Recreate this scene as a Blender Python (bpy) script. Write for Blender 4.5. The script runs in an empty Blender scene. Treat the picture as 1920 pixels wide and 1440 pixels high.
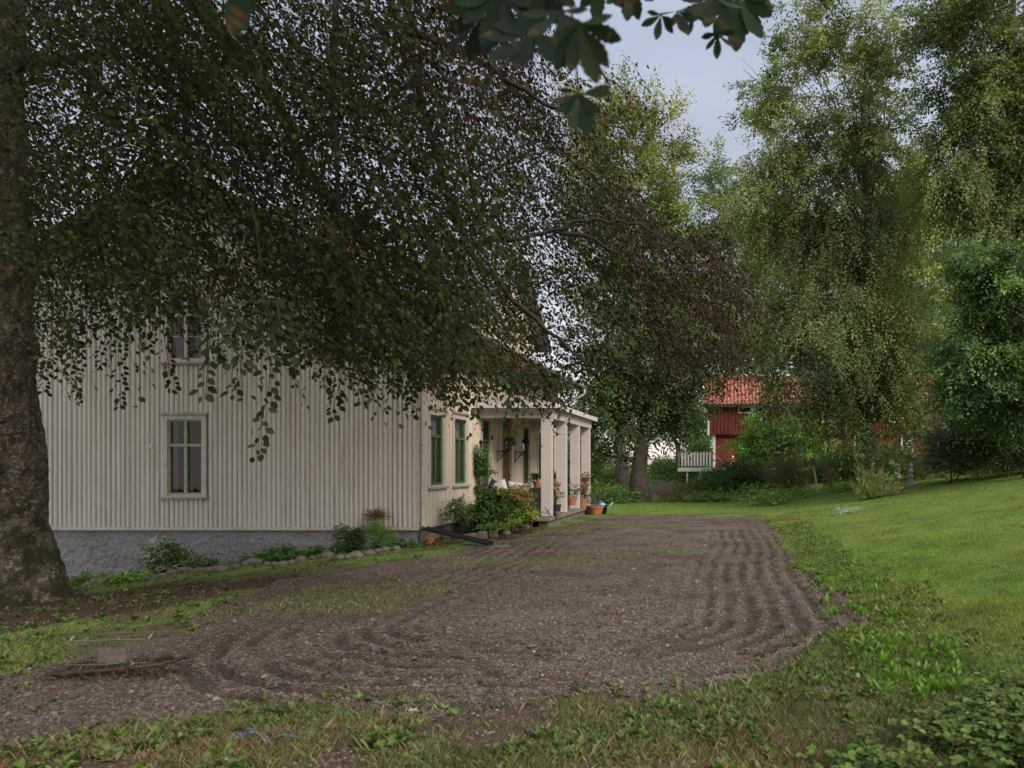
import bpy, math, random
import numpy as np
from mathutils import Vector
rng = np.random.default_rng(7)
random.seed(7)
SC = bpy.context.scene
COL = SC.collection
PI = math.pi
# ---------------------------------------------------------------- camera
F, CX, CY, EYE = 1300.0, 1370.0, 873.0, 1.6
cam_d = bpy.data.cameras.new('camera'); cam = bpy.data.objects.new('camera', cam_d); COL.objects.link(cam)
cam.location = (0, 0, EYE); cam.rotation_euler = (PI/2, 0, 0)
cam_d.sensor_width = 36; cam_d.lens = F/1920*36
cam_d.shift_x = -(CX-960)/1920; cam_d.shift_y = (CY-720)/1920
cam_d.clip_start = 0.05; cam_d.clip_end = 3000
cam_d.dof.use_dof = True; cam_d.dof.focus_distance = 16; cam_d.dof.aperture_fstop = 2.8
SC.camera = cam
# ---------------------------------------------------------------- sky and sun
SUN_EL, SUN_AZ = 34.0, 128.0           # azimuth measured clockwise from +Y
W = bpy.data.worlds.new('World'); SC.world = W; W.use_nodes = True
nt = W.node_tree; bg = nt.nodes['Background']
sky = nt.nodes.new('ShaderNodeTexSky'); sky.sky_type = 'NISHITA'; sky.sun_disc = False
sky.sun_elevation = math.radians(SUN_EL); sky.sun_rotation = math.radians(SUN_AZ)
sky.dust_density = 4.0; sky.air_density = 1.0
tc = nt.nodes.new('ShaderNodeTexCoord'); sep = nt.nodes.new('ShaderNodeSeparateXYZ')
nt.links.new(tc.outputs['Generated'], sep.inputs[0])
ramp = nt.nodes.new('ShaderNodeValToRGB')
cr = ramp.color_ramp
cr.elements[0].position = 0.0; cr.elements[0].color = (7.8, 6.6, 6.2, 1)
cr.elements[1].position = 0.14; cr.elements[1].color = (5.2, 5.2, 5.6, 1)
e = cr.elements.new(0.34); e.color = (3.2, 3.45, 4.0, 1)
e = cr.elements.new(0.56); e.color = (2.7, 3.0, 3.7, 1)
e = cr.elements.new(1.0); e.color = (8.2, 8.2, 8.5, 1)
nt.links.new(sep.outputs['Z'], ramp.inputs[0])
cn1 = nt.nodes.new('ShaderNodeTexNoise'); cn1.inputs['Scale'].default_value = 2.2; cn1.inputs['Detail'].default_value = 5
cmp_ = nt.nodes.new('ShaderNodeMapping'); cmp_.inputs['Scale'].default_value = (1, 1, 4); nt.links.new(tc.outputs['Generated'], cmp_.inputs[0]); nt.links.new(cmp_.outputs[0], cn1.inputs['Vector'])
cmr = nt.nodes.new('ShaderNodeMapRange'); cmr.inputs[1].default_value = .3; cmr.inputs[2].default_value = .7; cmr.inputs[3].default_value = .88; cmr.inputs[4].default_value = 1.14; nt.links.new(cn1.outputs[0], cmr.inputs[0])
csc = nt.nodes.new('ShaderNodeVectorMath'); csc.operation = 'SCALE'; nt.links.new(ramp.outputs[0], csc.inputs[0]); nt.links.new(cmr.outputs[0], csc.inputs['Scale'])
mixs = nt.nodes.new('ShaderNodeMix'); mixs.data_type = 'RGBA'
mixs.inputs[0].default_value = 0.88
nt.links.new(sky.outputs[0], mixs.inputs[6]); nt.links.new(csc.outputs[0], mixs.inputs[7])
nt.links.new(mixs.outputs[2], bg.inputs['Color'])
bg.inputs['Strength'].default_value = 0.10
sl = bpy.data.lights.new('sun', 'SUN'); sl.energy = 1.6; sl.angle = math.radians(25); sl.color = (1.0, 0.90, 0.76)
sun = bpy.data.objects.new('sun', sl); COL.objects.link(sun)
el, az = math.radians(SUN_EL), math.radians(SUN_AZ)
sd = Vector((math.sin(az)*math.cos(el), math.cos(az)*math.cos(el), math.sin(el)))
sun.rotation_euler = sd.to_track_quat('Z', 'Y').to_euler(); sun.location = sd*50
SC.view_settings.view_transform = 'Standard'; SC.view_settings.look = 'None'
SC.view_settings.exposure = 0.9; SC.view_settings.gamma = 1.0
SC.cycles.max_bounces = 6; SC.cycles.transparent_max_bounces = 16
SC.cycles.diffuse_bounces = 3; SC.cycles.transmission_bounces = 4

# ---------------------------------------------------------------- helpers
def P(px, py, Y):
    return ((px-CX)/F*Y, Y, EYE+(CY-py)/F*Y)
def Pn(px, py, Y):
    px = np.asarray(px, float); py = np.asarray(py, float); Y = np.asarray(Y, float)
    return np.stack([(px-CX)/F*Y, Y+0*px, EYE+(CY-py)/F*Y], -1)
def sstep(a, b, x):
    t = np.clip((x-a)/(b-a), 0, 1); return t*t*(3-2*t)
def splus(x, k=0.5):
    return k*np.log1p(np.exp(np.clip(x/k, -30, 30)))
def H(X, Y):
    X = np.asarray(X, float); Y = np.asarray(Y, float)
    z = -0.112*splus(-(X+6.4), .5)
    z = np.maximum(z, -2.2)
    r = 0.15*splus(X-1.35, .35)
    z = z + np.where(r < 1.5, r, 1.5+0.3*np.tanh((r-1.5)/.3))
    t = sstep(30, 45, Y)*sstep(-1.0, 2.5, X)
    z = z*(1-t)+t*1.25
    t = sstep(26, 60, Y)*(1-sstep(-3.0, 0.5, X))
    z = z - 0.9*t
    return z
def unproj(px, py):
    lo = 1.5
    k = (CX-px)/F; s = (CY-py)/F
    Y = 1.5
    while Y < 60:
        if EYE+s*Y < H(-k*Y, Y): break
        Y += .02
    return (-k*Y, Y)
def link(o, parent=None):
    COL.objects.link(o)
    if parent is not None: o.parent = parent
    return o
def tag(o, label=None, cat=None, group=None, kind=None):
    if label: o['label'] = label
    if cat: o['category'] = cat
    if group: o['group'] = group
    if kind: o['kind'] = kind
    return o
def empty(name, label, cat, group=None, loc=(0, 0, 0)):
    o = bpy.data.objects.new(name, None); COL.objects.link(o); o.location = loc
    return tag(o, label, cat, group)
def npmesh(name, verts, faces, mat, parent=None, tint=None, smooth=False, loc=None):
    verts = np.asarray(verts, np.float32).reshape(-1, 3); faces = np.asarray(faces, np.int32)
    n, k = faces.shape
    me = bpy.data.meshes.new(name)
    me.vertices.add(len(verts)); me.vertices.foreach_set('co', verts.ravel())
    me.loops.add(n*k); me.loops.foreach_set('vertex_index', faces.ravel())
    me.polygons.add(n)
    me.polygons.foreach_set('loop_start', np.arange(0, n*k, k, dtype=np.int32))
    me.polygons.foreach_set('loop_total', np.full(n, k, np.int32))
    if smooth: me.polygons.foreach_set('use_smooth', np.ones(n, bool))
    me.update(calc_edges=True)
    if tint is not None:
        a = me.color_attributes.new('tint', 'FLOAT_COLOR', 'POINT')
        t = np.ones((len(verts), 4), np.float32); t[:, :tint.shape[1]] = tint
        a.data.foreach_set('color', t.ravel())
    me.materials.append(mat)
    o = bpy.data.objects.new(name, me)
    return link(o, parent)

class MB:
    def __init__(s): s.v = []; s.f = []
    def add(s, vs, fs):
        b = len(s.v); s.v += [tuple(v) for v in vs]; s.f += [tuple(i+b for i in f) for f in fs]; return s
    def box(s, x0, x1, y0, y1, z0, z1):
        return s.add([(x0,y0,z0),(x1,y0,z0),(x1,y1,z0),(x0,y1,z0),(x0,y0,z1),(x1,y0,z1),(x1,y1,z1),(x0,y1,z1)],
                     [(0,3,2,1),(4,5,6,7),(0,1,5,4),(1,2,6,5),(2,3,7,6),(3,0,4,7)])
    def quad(s, a, b, c, d): return s.add([a, b, c, d], [(0, 1, 2, 3)])
    def poly(s, pts): return s.add(pts, [tuple(range(len(pts)))])
    def prism(s, pts, d):     # extrude polygon pts by vector d
        n = len(pts); d = Vector(d); q = [tuple(Vector(p)+d) for p in pts]
        return s.add(list(pts)+q, [tuple(range(n))[::-1], tuple(range(n, 2*n))]+[(i, (i+1)%n, n+(i+1)%n, n+i) for i in range(n)])
    def tube(s, pts, r, seg=6, cap=True):
        pts = [Vector(p) for p in pts]
        rs = r if isinstance(r, (list, tuple)) else [r]*len(pts)
        rings = []
        up = None
        for i, p in enumerate(pts):
            d = (pts[min(i+1, len(pts)-1)]-pts[max(i-1, 0)])
            if d.length < 1e-9: d = Vector((0, 0, 1))
            d.normalize()
            if up is None:
                up = Vector((0, 0, 1)) if abs(d.z) < .9 else Vector((1, 0, 0))
            a = d.cross(up)
            if a.length < 1e-4: a = d.cross(Vector((0, 1, 0)))
            a.normalize(); b = a.cross(d); up = b
            rings.append([tuple(p+(a*math.cos(2*PI*k/seg)+b*math.sin(2*PI*k/seg))*rs[i]) for k in range(seg)])
        base = len(s.v)
        for rg in rings: s.v += rg
        for i in range(len(rings)-1):
            for k in range(seg):
                k2 = (k+1) % seg
                s.f.append((base+i*seg+k, base+i*seg+k2, base+(i+1)*seg+k2, base+(i+1)*seg+k))
        if cap:
            s.f.append(tuple(base+k for k in range(seg))[::-1]); s.f.append(tuple(base+(len(rings)-1)*seg+k for k in range(seg)))
        return s
    def lathe(s, c, prof, seg=16):
        c = Vector(c); base = len(s.v)
        for r, z in prof:
            for k in range(seg):
                s.v.append((c.x+r*math.cos(2*PI*k/seg), c.y+r*math.sin(2*PI*k/seg), c.z+z))
        for i in range(len(prof)-1):
            for k in range(seg):
                k2 = (k+1) % seg
                s.f.append((base+i*seg+k, base+i*seg+k2, base+(i+1)*seg+k2, base+(i+1)*seg+k))
        return s
    def build(s, name, mat, parent=None, smooth=False, bevel=0):
        me = bpy.data.meshes.new(name); me.from_pydata(s.v, [], s.f); me.update()
        me.materials.append(mat)
        if smooth:
            me.polygons.foreach_set('use_smooth', np.ones(len(me.polygons), bool))
        o = link(bpy.data.objects.new(name, me), parent)
        if bevel:
            m = o.modifiers.new('bevel', 'BEVEL'); m.width = bevel; m.segments = 2; m.limit_method = 'ANGLE'
        return o

# ---------------------------------------------------------------- materials
def mat(name, col, rough=.7, col2=None, scale=5, bump=0, bscale=40, metal=0, stretch=(1, 1, 1), spec=.4, lo=.35, hi=.65, dirt=None, dscale=2, damt=.5, dlo=.5, dhi=.7):
    m = bpy.data.materials.new(name); m.use_nodes = True
    t = m.node_tree; n = t.nodes; b = n['Principled BSDF']
    b.inputs['Roughness'].default_value = rough; b.inputs['Metallic'].default_value = metal
    b.inputs['Specular IOR Level'].default_value = spec
    b.inputs['Base Color'].default_value = (*col, 1)
    geo = n.new('ShaderNodeNewGeometry'); mp = n.new('ShaderNodeMapping'); mp.inputs['Scale'].default_value = stretch
    t.links.new(geo.outputs['Position'], mp.inputs['Vector'])
    last = None
    if col2 is not None:
        no = n.new('ShaderNodeTexNoise'); no.inputs['Scale'].default_value = scale; no.inputs['Detail'].default_value = 6
        no.inputs['Roughness'].default_value = .65
        t.links.new(mp.outputs[0], no.inputs['Vector'])
        r = n.new('ShaderNodeMapRange'); r.inputs[1].default_value = lo; r.inputs[2].default_value = hi
        t.links.new(no.outputs[0], r.inputs[0])
        mx = n.new('ShaderNodeMix'); mx.data_type = 'RGBA'
        mx.inputs[6].default_value = (*col, 1); mx.inputs[7].default_value = (*col2, 1)
        t.links.new(r.outputs[0], mx.inputs[0]); last = mx.outputs[2]
    if dirt is not None:
        no = n.new('ShaderNodeTexNoise'); no.inputs['Scale'].default_value = dscale; no.inputs['Detail'].default_value = 8
        no.inputs['Roughness'].default_value = .7
        t.links.new(mp.outputs[0], no.inputs['Vector'])
        r = n.new('ShaderNodeMapRange'); r.inputs[1].default_value = dlo; r.inputs[2].default_value = dhi; r.inputs[4].default_value = damt
        t.links.new(no.outputs[0], r.inputs[0])
        mx = n.new('ShaderNodeMix'); mx.data_type = 'RGBA'
        if last: t.links.new(last, mx.inputs[6])
        else: mx.inputs[6].default_value = (*col, 1)
        mx.inputs[7].default_value = (*dirt, 1)
        t.links.new(r.outputs[0], mx.inputs[0]); last = mx.outputs[2]
    if last: t.links.new(last, b.inputs['Base Color'])
    if bump:
        no = n.new('ShaderNodeTexNoise'); no.inputs['Scale'].default_value = bscale; no.inputs['Detail'].default_value = 5
        t.links.new(mp.outputs[0], no.inputs['Vector'])
        bp = n.new('ShaderNodeBump'); bp.inputs['Strength'].default_value = bump; bp.inputs['Distance'].default_value = .02
        t.links.new(no.outputs[0], bp.inputs['Height']); t.links.new(bp.outputs[0], b.inputs['Normal'])
    return m
def leafmat(name, trans=.25, rough=.5, spec=.4, mul=1.0):
    m = bpy.data.materials.new(name); m.use_nodes = True
    t = m.node_tree; n = t.nodes; b = n['Principled BSDF']; out = n['Material Output']
    a = n.new('ShaderNodeAttribute'); a.attribute_name = 'tint'
    b.inputs['Roughness'].default_value = rough; b.inputs['Specular IOR Level'].default_value = spec
    t.links.new(a.outputs['Color'], b.inputs['Base Color'])
    tr = n.new('ShaderNodeBsdfTranslucent')
    hs = n.new('ShaderNodeHueSaturation'); hs.inputs['Saturation'].default_value = 1.15; hs.inputs['Value'].default_value = 1.5
    t.links.new(a.outputs['Color'], hs.inputs['Color']); t.links.new(hs.outputs[0], tr.inputs['Color'])
    ms = n.new('ShaderNodeMixShader'); ms.inputs[0].default_value = trans
    t.links.new(b.outputs[0], ms.inputs[1]); t.links.new(tr.outputs[0], ms.inputs[2]); t.links.new(ms.outputs[0], out.inputs[0])
    return m
M = {}
M['leaf'] = leafmat('leaf', .28, .5, .35)
M['leaf_dark'] = leafmat('leaf_dark', .30, .6, .12)
M['grass'] = leafmat('grass_blade', .3, .6, .2)
M['siding'] = mat('siding_paint', (.76, .725, .66), .6, (.65, .61, .545), 9, .15, 60, stretch=(1, 1, .05), dirt=(.34, .28, .22), dscale=7, damt=.55, dlo=.56, dhi=.70)
M['siding2'] = mat('siding_warm_lit', (.72, .63, .52), .6, (.62, .53, .42), 9, .15, 60, stretch=(1, 1, .05), dirt=(.36, .26, .17), dscale=7, damt=.45, dlo=.56, dhi=.70)  # same paint as siding; warm light on right-facing walls is in the colour
M['trim'] = mat('trim_paint', (.62, .56, .50), .5, (.54, .48, .42), 6, .1, 50, dirt=(.25, .17, .11), dscale=9, damt=.6, dlo=.56, dhi=.66)
M['post'] = mat('post_paint', (.60, .54, .52), .55, (.55, .49, .47), 4, .05, 40)
M['plaster'] = mat('rough_plaster', (.42, .40, .405), .95, (.25, .245, .25), 22, 1.0, 40, dirt=(.12, .10, .08), dscale=1.2, damt=.4)
M['green_paint'] = mat('green_frame_paint', (.07, .13, .05), .5, (.12, .18, .09), 12)
M['pale_green'] = mat('worn_green_paint', (.36, .44, .29), .6, (.20, .19, .12), 16, .2, 60, lo=.5, hi=.7)
M['old_sill'] = mat('weathered_sill', (.30, .24, .20), .8, (.5, .45, .4), 15, .2, 50)
M['roof'] = mat('dark_roof', (.07, .065, .065), .6, (.12, .10, .09), 4, .2, 30)
M['metal_roof'] = mat('grey_metal_roof', (.30, .31, .36), .35, (.22, .23, .27), 2, metal=.3)
M['curtain'] = mat('curtain', (.62, .60, .62), .9)
M['dark'] = mat('dark_interior', (.01, .01, .01), .9)
M['door'] = mat('varnished_door', (.22, .10, .035), .4, (.12, .05, .02), 4, .1, 30, stretch=(6, 6, .6))
M['black'] = mat('black_iron', (.012, .012, .012), .45)
M['blackplastic'] = mat('black_plastic', (.03, .034, .042), .35)
M['wood'] = mat('grey_wood', (.28, .24, .19), .8, (.16, .13, .10), 8, .2, 40)
M['wicker'] = mat('dark_wicker', (.045, .04, .042), .7, (.02, .02, .02), 60, .6, 90)
M['porch_tile'] = mat('old_porch_tiles', (.20, .145, .12), .8, (.12, .09, .075), 5)
M['terra'] = mat('terracotta', (.42, .17, .09), .8, (.33, .13, .07), 10)
M['stone'] = mat('field_stone', (.22, .19, .16), .9, (.12, .10, .085), 9, .5, 25)
M['red'] = mat('falu_red', (.16, .026, .02), .85, (.11, .02, .016), 3, .1, 40)
M['white'] = mat('white_paint', (.70, .68, .66), .6, (.6, .57, .54), 5)
M['cushw'] = mat('white_cloth', (.6, .58, .56), .9)
M['cushb'] = mat('navy_cloth', (.03, .035, .08), .9)
M['tile'] = mat('red_tiles', (.52, .19, .145), .75, (.36, .13, .10), 2.5, .2, 30)
M['steel'] = mat('galvanised_wire', (.22, .20, .18), .45, (.18, .15, .12), 30, metal=.6)
M['rust'] = mat('rusty_iron', (.075, .045, .03), .85, (.035, .025, .02), 25, .3, 60)
M['blue'] = mat('blue_twine', (.10, .20, .34), .6)
M['turq'] = mat('turquoise_plastic', (.22, .50, .55), .4)
M['bark_far'] = mat('grey_bark', (.16, .14, .115), .9, (.08, .07, .055), 6, .5, 20)
M['twig'] = mat('dark_twig', (.03, .025, .02), .8)
def glassmat():
    m = bpy.data.materials.new('window_glass'); m.use_nodes = True
    t = m.node_tree; n = t.nodes; out = n['Material Output']
    tr = n.new('ShaderNodeBsdfTransparent'); tr.inputs[0].default_value = (.75, .78, .78, 1)
    gl = n.new('ShaderNodeBsdfGlossy'); gl.inputs['Roughness'].default_value = .03
    fr = n.new('ShaderNodeFresnel'); fr.inputs[0].default_value = 1.5
    no = n.new('ShaderNodeTexNoise'); no.inputs['Scale'].default_value = 2.5
    bp = n.new('ShaderNodeBump'); bp.inputs['Strength'].default_value = .15; bp.inputs['Distance'].default_value = .02
    t.links.new(no.outputs[0], bp.inputs['Height']); t.links.new(bp.outputs[0], gl.inputs['Normal'])
    ms = n.new('ShaderNodeMixShader'); t.links.new(fr.outputs[0], ms.inputs[0])
    t.links.new(tr.outputs[0], ms.inputs[1]); t.links.new(gl.outputs[0], ms.inputs[2]); t.links.new(ms.outputs[0], out.inputs[0])
    return m
M['glass'] = glassmat()
def emis(name, col, s):
    m = bpy.data.materials.new(name); m.use_nodes = True
    b = m.node_tree.nodes['Principled BSDF']; b.inputs['Base Color'].default_value = (*col, 1)
    b.inputs['Emission Color'].default_value = (*col, 1); b.inputs['Emission Strength'].default_value = s
    return m
def barkmat():
    m = bpy.data.materials.new('mossy_bark'); m.use_nodes = True
    t = m.node_tree; n = t.nodes; b = n['Principled BSDF']; b.inputs['Roughness'].default_value = .9
    geo = n.new('ShaderNodeNewGeometry')
    def noise(sc, det=8, ro=.7):
        no = n.new('ShaderNodeTexNoise'); no.inputs['Scale'].default_value = sc; no.inputs['Detail'].default_value = det
        no.inputs['Roughness'].default_value = ro; t.links.new(geo.outputs['Position'], no.inputs['Vector']); return no.outputs[0]
    def rng_(src, a, b_, c=0, d=1):
        r = n.new('ShaderNodeMapRange'); r.inputs[1].default_value = a; r.inputs[2].default_value = b_
        r.inputs[3].default_value = c; r.inputs[4].default_value = d; t.links.new(src, r.inputs[0]); return r.outputs[0]
    def mx(f, a, c):
        q = n.new('ShaderNodeMix'); q.data_type = 'RGBA'; t.links.new(f, q.inputs[0])
        if isinstance(a, tuple): q.inputs[6].default_value = (*a, 1)
        else: t.links.new(a, q.inputs[6])
        q.inputs[7].default_value = (*c, 1); return q.outputs[2]
    c = mx(rng_(noise(5), .42, .6), (.20, .158, .11), (.085, .065, .045))
    c = mx(rng_(noise(22, 4, .6), .55, .59), c, (.38, .345, .26))     # lichen
    c = mx(rng_(noise(2.2, 6, .7), .55, .62), c, (.018, .015, .012))   # dark wet scars
    sp = n.new('ShaderNodeSeparateXYZ'); t.links.new(geo.outputs['Position'], sp.inputs[0])
    low = rng_(sp.outputs['Z'], 2.4, -.2, 0, .13)
    ad = n.new('ShaderNodeMath'); ad.operation = 'ADD'; t.links.new(noise(3.1), ad.inputs[0]); t.links.new(low, ad.inputs[1])
    c = mx(rng_(ad.outputs[0], .57, .66), c, (.045, .05, .012))   # moss
    t.links.new(c, b.inputs['Base Color'])
    bp = n.new('ShaderNodeBump'); bp.inputs['Strength'].default_value = 1.0; bp.inputs['Distance'].default_value = .09
    t.links.new(noise(13, 10, .8), bp.inputs['Height']); t.links.new(bp.outputs[0], b.inputs['Normal'])
    return m
M['bark'] = barkmat()
M['limb'] = mat('dark_limb_bark', (.05, .04, .03), .9, (.022, .018, .014), 8, .5, 30)

# ---------------------------------------------------------------- ground zones (measured on the photograph, laid out on the terrain)
def wpoly(pts): return np.array([unproj(*p) for p in pts])
def inpoly(X, Y, poly):
    X = np.asarray(X); Y = np.asarray(Y); ins = np.zeros(X.shape, bool)
    n = len(poly); j = n-1
    for i in range(n):
        xi, yi = poly[i]; xj, yj = poly[j]
        c = ((yi > Y) != (yj > Y)) & (X < (xj-xi)*(Y-yi)/(yj-yi+1e-12)+xi)
        ins ^= c; j = i
    return ins
def vnoise(X, Y, s, seed=0):
    X = np.asarray(X)/s; Y = np.asarray(Y)/s
    xi = np.floor(X).astype(np.int64); yi = np.floor(Y).astype(np.int64); fx = X-xi; fy = Y-yi
    fx = fx*fx*(3-2*fx); fy = fy*fy*(3-2*fy)
    def h(a, b):
        v = (a*374761393+b*668265263+seed*974634777) & 0xffffffff
        v = ((v ^ (v >> 13))*1274126177) & 0xffffffff
        return ((v ^ (v >> 16)) & 0xffff)/65535.0
    return (h(xi, yi)*(1-fx)+h(xi+1, yi)*fx)*(1-fy)+(h(xi, yi+1)*(1-fx)+h(xi+1, yi+1)*fx)*fy
def fbm(X, Y, s, seed=0, o=4):
    r = 0; a = .5
    for k in range(o): r = r+a*vnoise(X, Y, s/2**k, seed+k); a *= .5
    return r/(1-.5**o)
GRAVEL = wpoly([(1130, 970), (1300, 966), (1435, 972), (1450, 990), (1475, 1030), (1520, 1080), (1585, 1130), (1600, 1175), (1540, 1230),
                (1400, 1275), (1200, 1320), (900, 1335), (500, 1335), (300, 1345), (-60, 1400), (-60, 1270), (130, 1240),
                (330, 1190), (430, 1130), (520, 1092), (700, 1060), (850, 1036), (960, 1010), (1040, 988)])
def jit(X, Y, a=.35, s=.9):
    return X+(fbm(X, Y, s, 3)-.5)*2*a, Y+(fbm(X, Y, s, 9)-.5)*2*a
def is_gravel(X, Y):
    a, b = jit(X, Y); return inpoly(a, b, GRAVEL)
def ridge_d(X, Y):
    cx, cy, hx, hy, r = -1.75, 13.0, 3.0, 8.2, 2.4
    qx = np.abs(X-cx)-hx+r; qy = np.abs(Y-cy)-hy+r
    return np.hypot(np.maximum(qx, 0), np.maximum(qy, 0))+np.minimum(np.maximum(qx, qy), 0)-r
def relief(X, Y, g):
    d = ridge_d(X, Y)+(fbm(X, Y, 2.8, 20, 2)-.5)*.30+(fbm(X, Y, .30, 21, 2)-.5)*.10
    m = sstep(.35, .05, d)*sstep(-2.4, -1.2, d)
    m = m*np.clip(sstep(.28, .55, fbm(X, Y, 1.3, 33, 4))*1.1, 0, 1)
    z = g*m*(.35+1.1*fbm(X, Y, .22, 61, 2))*(.014+.026*sstep(7.6, 6.2, Y)*sstep(.8, -.8, X))*np.sin(d*2*PI/.235)
    d2 = X*.35-Y*.2+np.sin(Y*.4)*.4
    z = z+g*.008*np.sin(d2*2*PI/.5)*fbm(X, Y, 2, 5)
    z = z+(fbm(X, Y, .5, 40)-.5)*.05*(1-.4*g)+(fbm(X, Y, .09, 41, 3)-.5)*(.034*g+.012)
    return z
def axis(segs):
    out = [segs[0][0]]
    for a, b, st in segs:
        n = max(1, int(round((b-a)/st))); out += list(np.linspace(a, b, n+1)[1:])
    return np.array(out)
xs = axis([(-400, -60, 20), (-60, -16, 2), (-16, -12, .25), (-12, 4.5, .045), (4.5, 9, .1), (9, 20, .5), (20, 60, 2), (60, 400, 20)])
ys = [-60, -30, -10, -4, 0, 1.5, 2.5]
y = 3.0
while y < 26: ys.append(y); y += max(.018, y*.0065)
ys += list(axis([(26, 50, .5), (50, 90, 2.5), (90, 900, 60)]))
ys = np.array(ys)
GX, GY = np.meshgrid(xs, ys)
g = is_gravel(GX, GY).astype(float)
near = sstep(30, 22, GY)
GZ = H(GX, GY)+relief(GX, GY, g)*near
# cover map: r = gravel, g = living grass, b = leaf litter
TREE_B = P(-15, 1150, 10.4)
dl = np.hypot(GX-(-9.0), (GY-9.0)*1.25)
litter = .85*sstep(3.9, 1.2, dl+(fbm(GX, GY, 1, 50)-.5)*2)*(1-g*.7)
green = (1-g)*np.clip(.15+1.3*fbm(GX, GY, .7, 60)-litter*.8, 0, 1)
green = green*(1-.45*sstep(5.4, 4.6, GY))
green = np.maximum(green, (GX > 1.9)*(GY > 4.6)*1.0*(.75+.25*fbm(GX, GY, 1.5, 70)))
green = np.maximum(green, (GY > 23.5)*(GX > -5)*.95)
green = np.maximum(green, g*sstep(.54, .68, fbm(GX, GY, 1.3, 80))*.55*sstep(5.5, 8, GY))
tint = np.stack([g, green, litter, g*0+1], -1)
gb = g.copy()
for _ in range(3): gb[1:-1, 1:-1] = (gb[1:-1, 1:-1]*2+gb[:-2, 1:-1]+gb[2:, 1:-1]+gb[1:-1, :-2]+gb[1:-1, 2:])/6
def gravel_dark(X, Y, g):  # darker tone in the furrows between ridges and over the left gravel
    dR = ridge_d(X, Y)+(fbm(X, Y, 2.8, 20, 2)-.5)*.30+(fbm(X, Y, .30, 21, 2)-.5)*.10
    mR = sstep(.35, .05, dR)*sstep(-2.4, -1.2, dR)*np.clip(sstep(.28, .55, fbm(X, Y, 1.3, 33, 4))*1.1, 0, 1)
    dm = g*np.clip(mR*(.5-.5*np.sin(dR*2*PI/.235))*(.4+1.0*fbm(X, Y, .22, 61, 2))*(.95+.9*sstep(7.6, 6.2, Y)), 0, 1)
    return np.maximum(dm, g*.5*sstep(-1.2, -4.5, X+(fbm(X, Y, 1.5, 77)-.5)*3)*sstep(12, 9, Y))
dark_tone = gravel_dark(GX, GY, g)
tint = np.stack([gb, green, litter, dark_tone], -1)
def groundmat():
    m = bpy.data.materials.new('ground_cover'); m.use_nodes = True
    t = m.node_tree; n = t.nodes; b = n['Principled BSDF']; b.inputs['Roughness'].default_value = .95
    b.inputs['Specular IOR Level'].default_value = .15
    geo = n.new('ShaderNodeNewGeometry'); at = n.new('ShaderNodeAttribute'); at.attribute_name = 'tint'
    sp = n.new('ShaderNodeSeparateColor'); t.links.new(at.outputs['Color'], sp.inputs[0])
    def noise(sc, det=6, ro=.65):
        no = n.new('ShaderNodeTexNoise'); no.inputs['Scale'].default_value = sc; no.inputs['Detail'].default_value = det
        no.inputs['Roughness'].default_value = ro; t.links.new(geo.outputs['Position'], no.inputs['Vector']); return no.outputs[0]
    def mr(src, a, b_, c=0, d=1):
        r = n.new('ShaderNodeMapRange'); r.inputs[1].default_value = a; r.inputs[2].default_value = b_
        r.inputs[3].default_value = c; r.inputs[4].default_value = d; t.links.new(src, r.inputs[0]); return r.outputs[0]
    def mx(f, a, c):
        q = n.new('ShaderNodeMix'); q.data_type = 'RGBA'
        t.links.new(f, q.inputs[0])
        for i, v in ((6, a), (7, c)):
            if isinstance(v, tuple): q.inputs[i].default_value = (*v, 1)
            else: t.links.new(v, q.inputs[i])
        return q.outputs[2]
    vor = n.new('ShaderNodeTexVoronoi'); vor.inputs['Scale'].default_value = 55; t.links.new(geo.outputs['Position'], vor.inputs['Vector'])
    vs = n.new('ShaderNodeSeparateColor'); t.links.new(vor.outputs['Color'], vs.inputs[0])
    gr = mx(mr(vs.outputs[0], .1, .95), (.078, .060, .050), (.22, .178, .15))
    gr = mx(mr(noise(1.1), .42, .66), gr, (.085, .06, .043))
    soil = mx(mr(noise(18), .35, .65), (.055, .038, .026), (.12, .085, .058))
    gras = mx(mr(noise(3.5), .35, .65), (.13, .23, .045), (.18, .26, .06))
    gras = mx(mr(sp.outputs[1], .97, .70, 0, .85), gras, (.105, .105, .042))
    gras = mx(mr(noise(30), .45, .7), gras, (.10, .15, .035))
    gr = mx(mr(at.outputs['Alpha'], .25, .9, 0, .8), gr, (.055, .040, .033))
    ma = n.new('ShaderNodeMath'); ma.operation = 'ADD'; t.links.new(sp.outputs[0], ma.inputs[0]); t.links.new(noise(9, 5, .7), ma.inputs[1])
    c = mx(mr(ma.outputs[0], .85, 1.1), soil, gr)
    mth = n.new('ShaderNodeMath'); mth.operation = 'ADD'; t.links.new(sp.outputs[1], mth.inputs[0]); t.links.new(noise(14, 5, .7), mth.inputs[1])
    c = mx(mr(mth.outputs[0], .85, 1.25), c, gras)
    lit = mx(mr(noise(45), .4, .6), (.035, .023, .016), (.095, .058, .038))
    mm = n.new('ShaderNodeMath'); mm.operation = 'ADD'; t.links.new(sp.outputs[2], mm.inputs[0]); t.links.new(noise(5), mm.inputs[1])
    c = mx(mr(mm.outputs[0], .85, 1.2), c, lit)
    t.links.new(c, b.inputs['Base Color'])
    bp = n.new('ShaderNodeBump'); bp.inputs['Strength'].default_value = .8; bp.inputs['Distance'].default_value = .012
    t.links.new(vor.outputs['Distance'], bp.inputs['Height']); bp.invert = True
    t.links.new(bp.outputs[0], b.inputs['Normal'])
    return m
M['ground'] = groundmat()
ny, nx = GX.shape
idx = np.arange(ny*nx).reshape(ny, nx)
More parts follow.
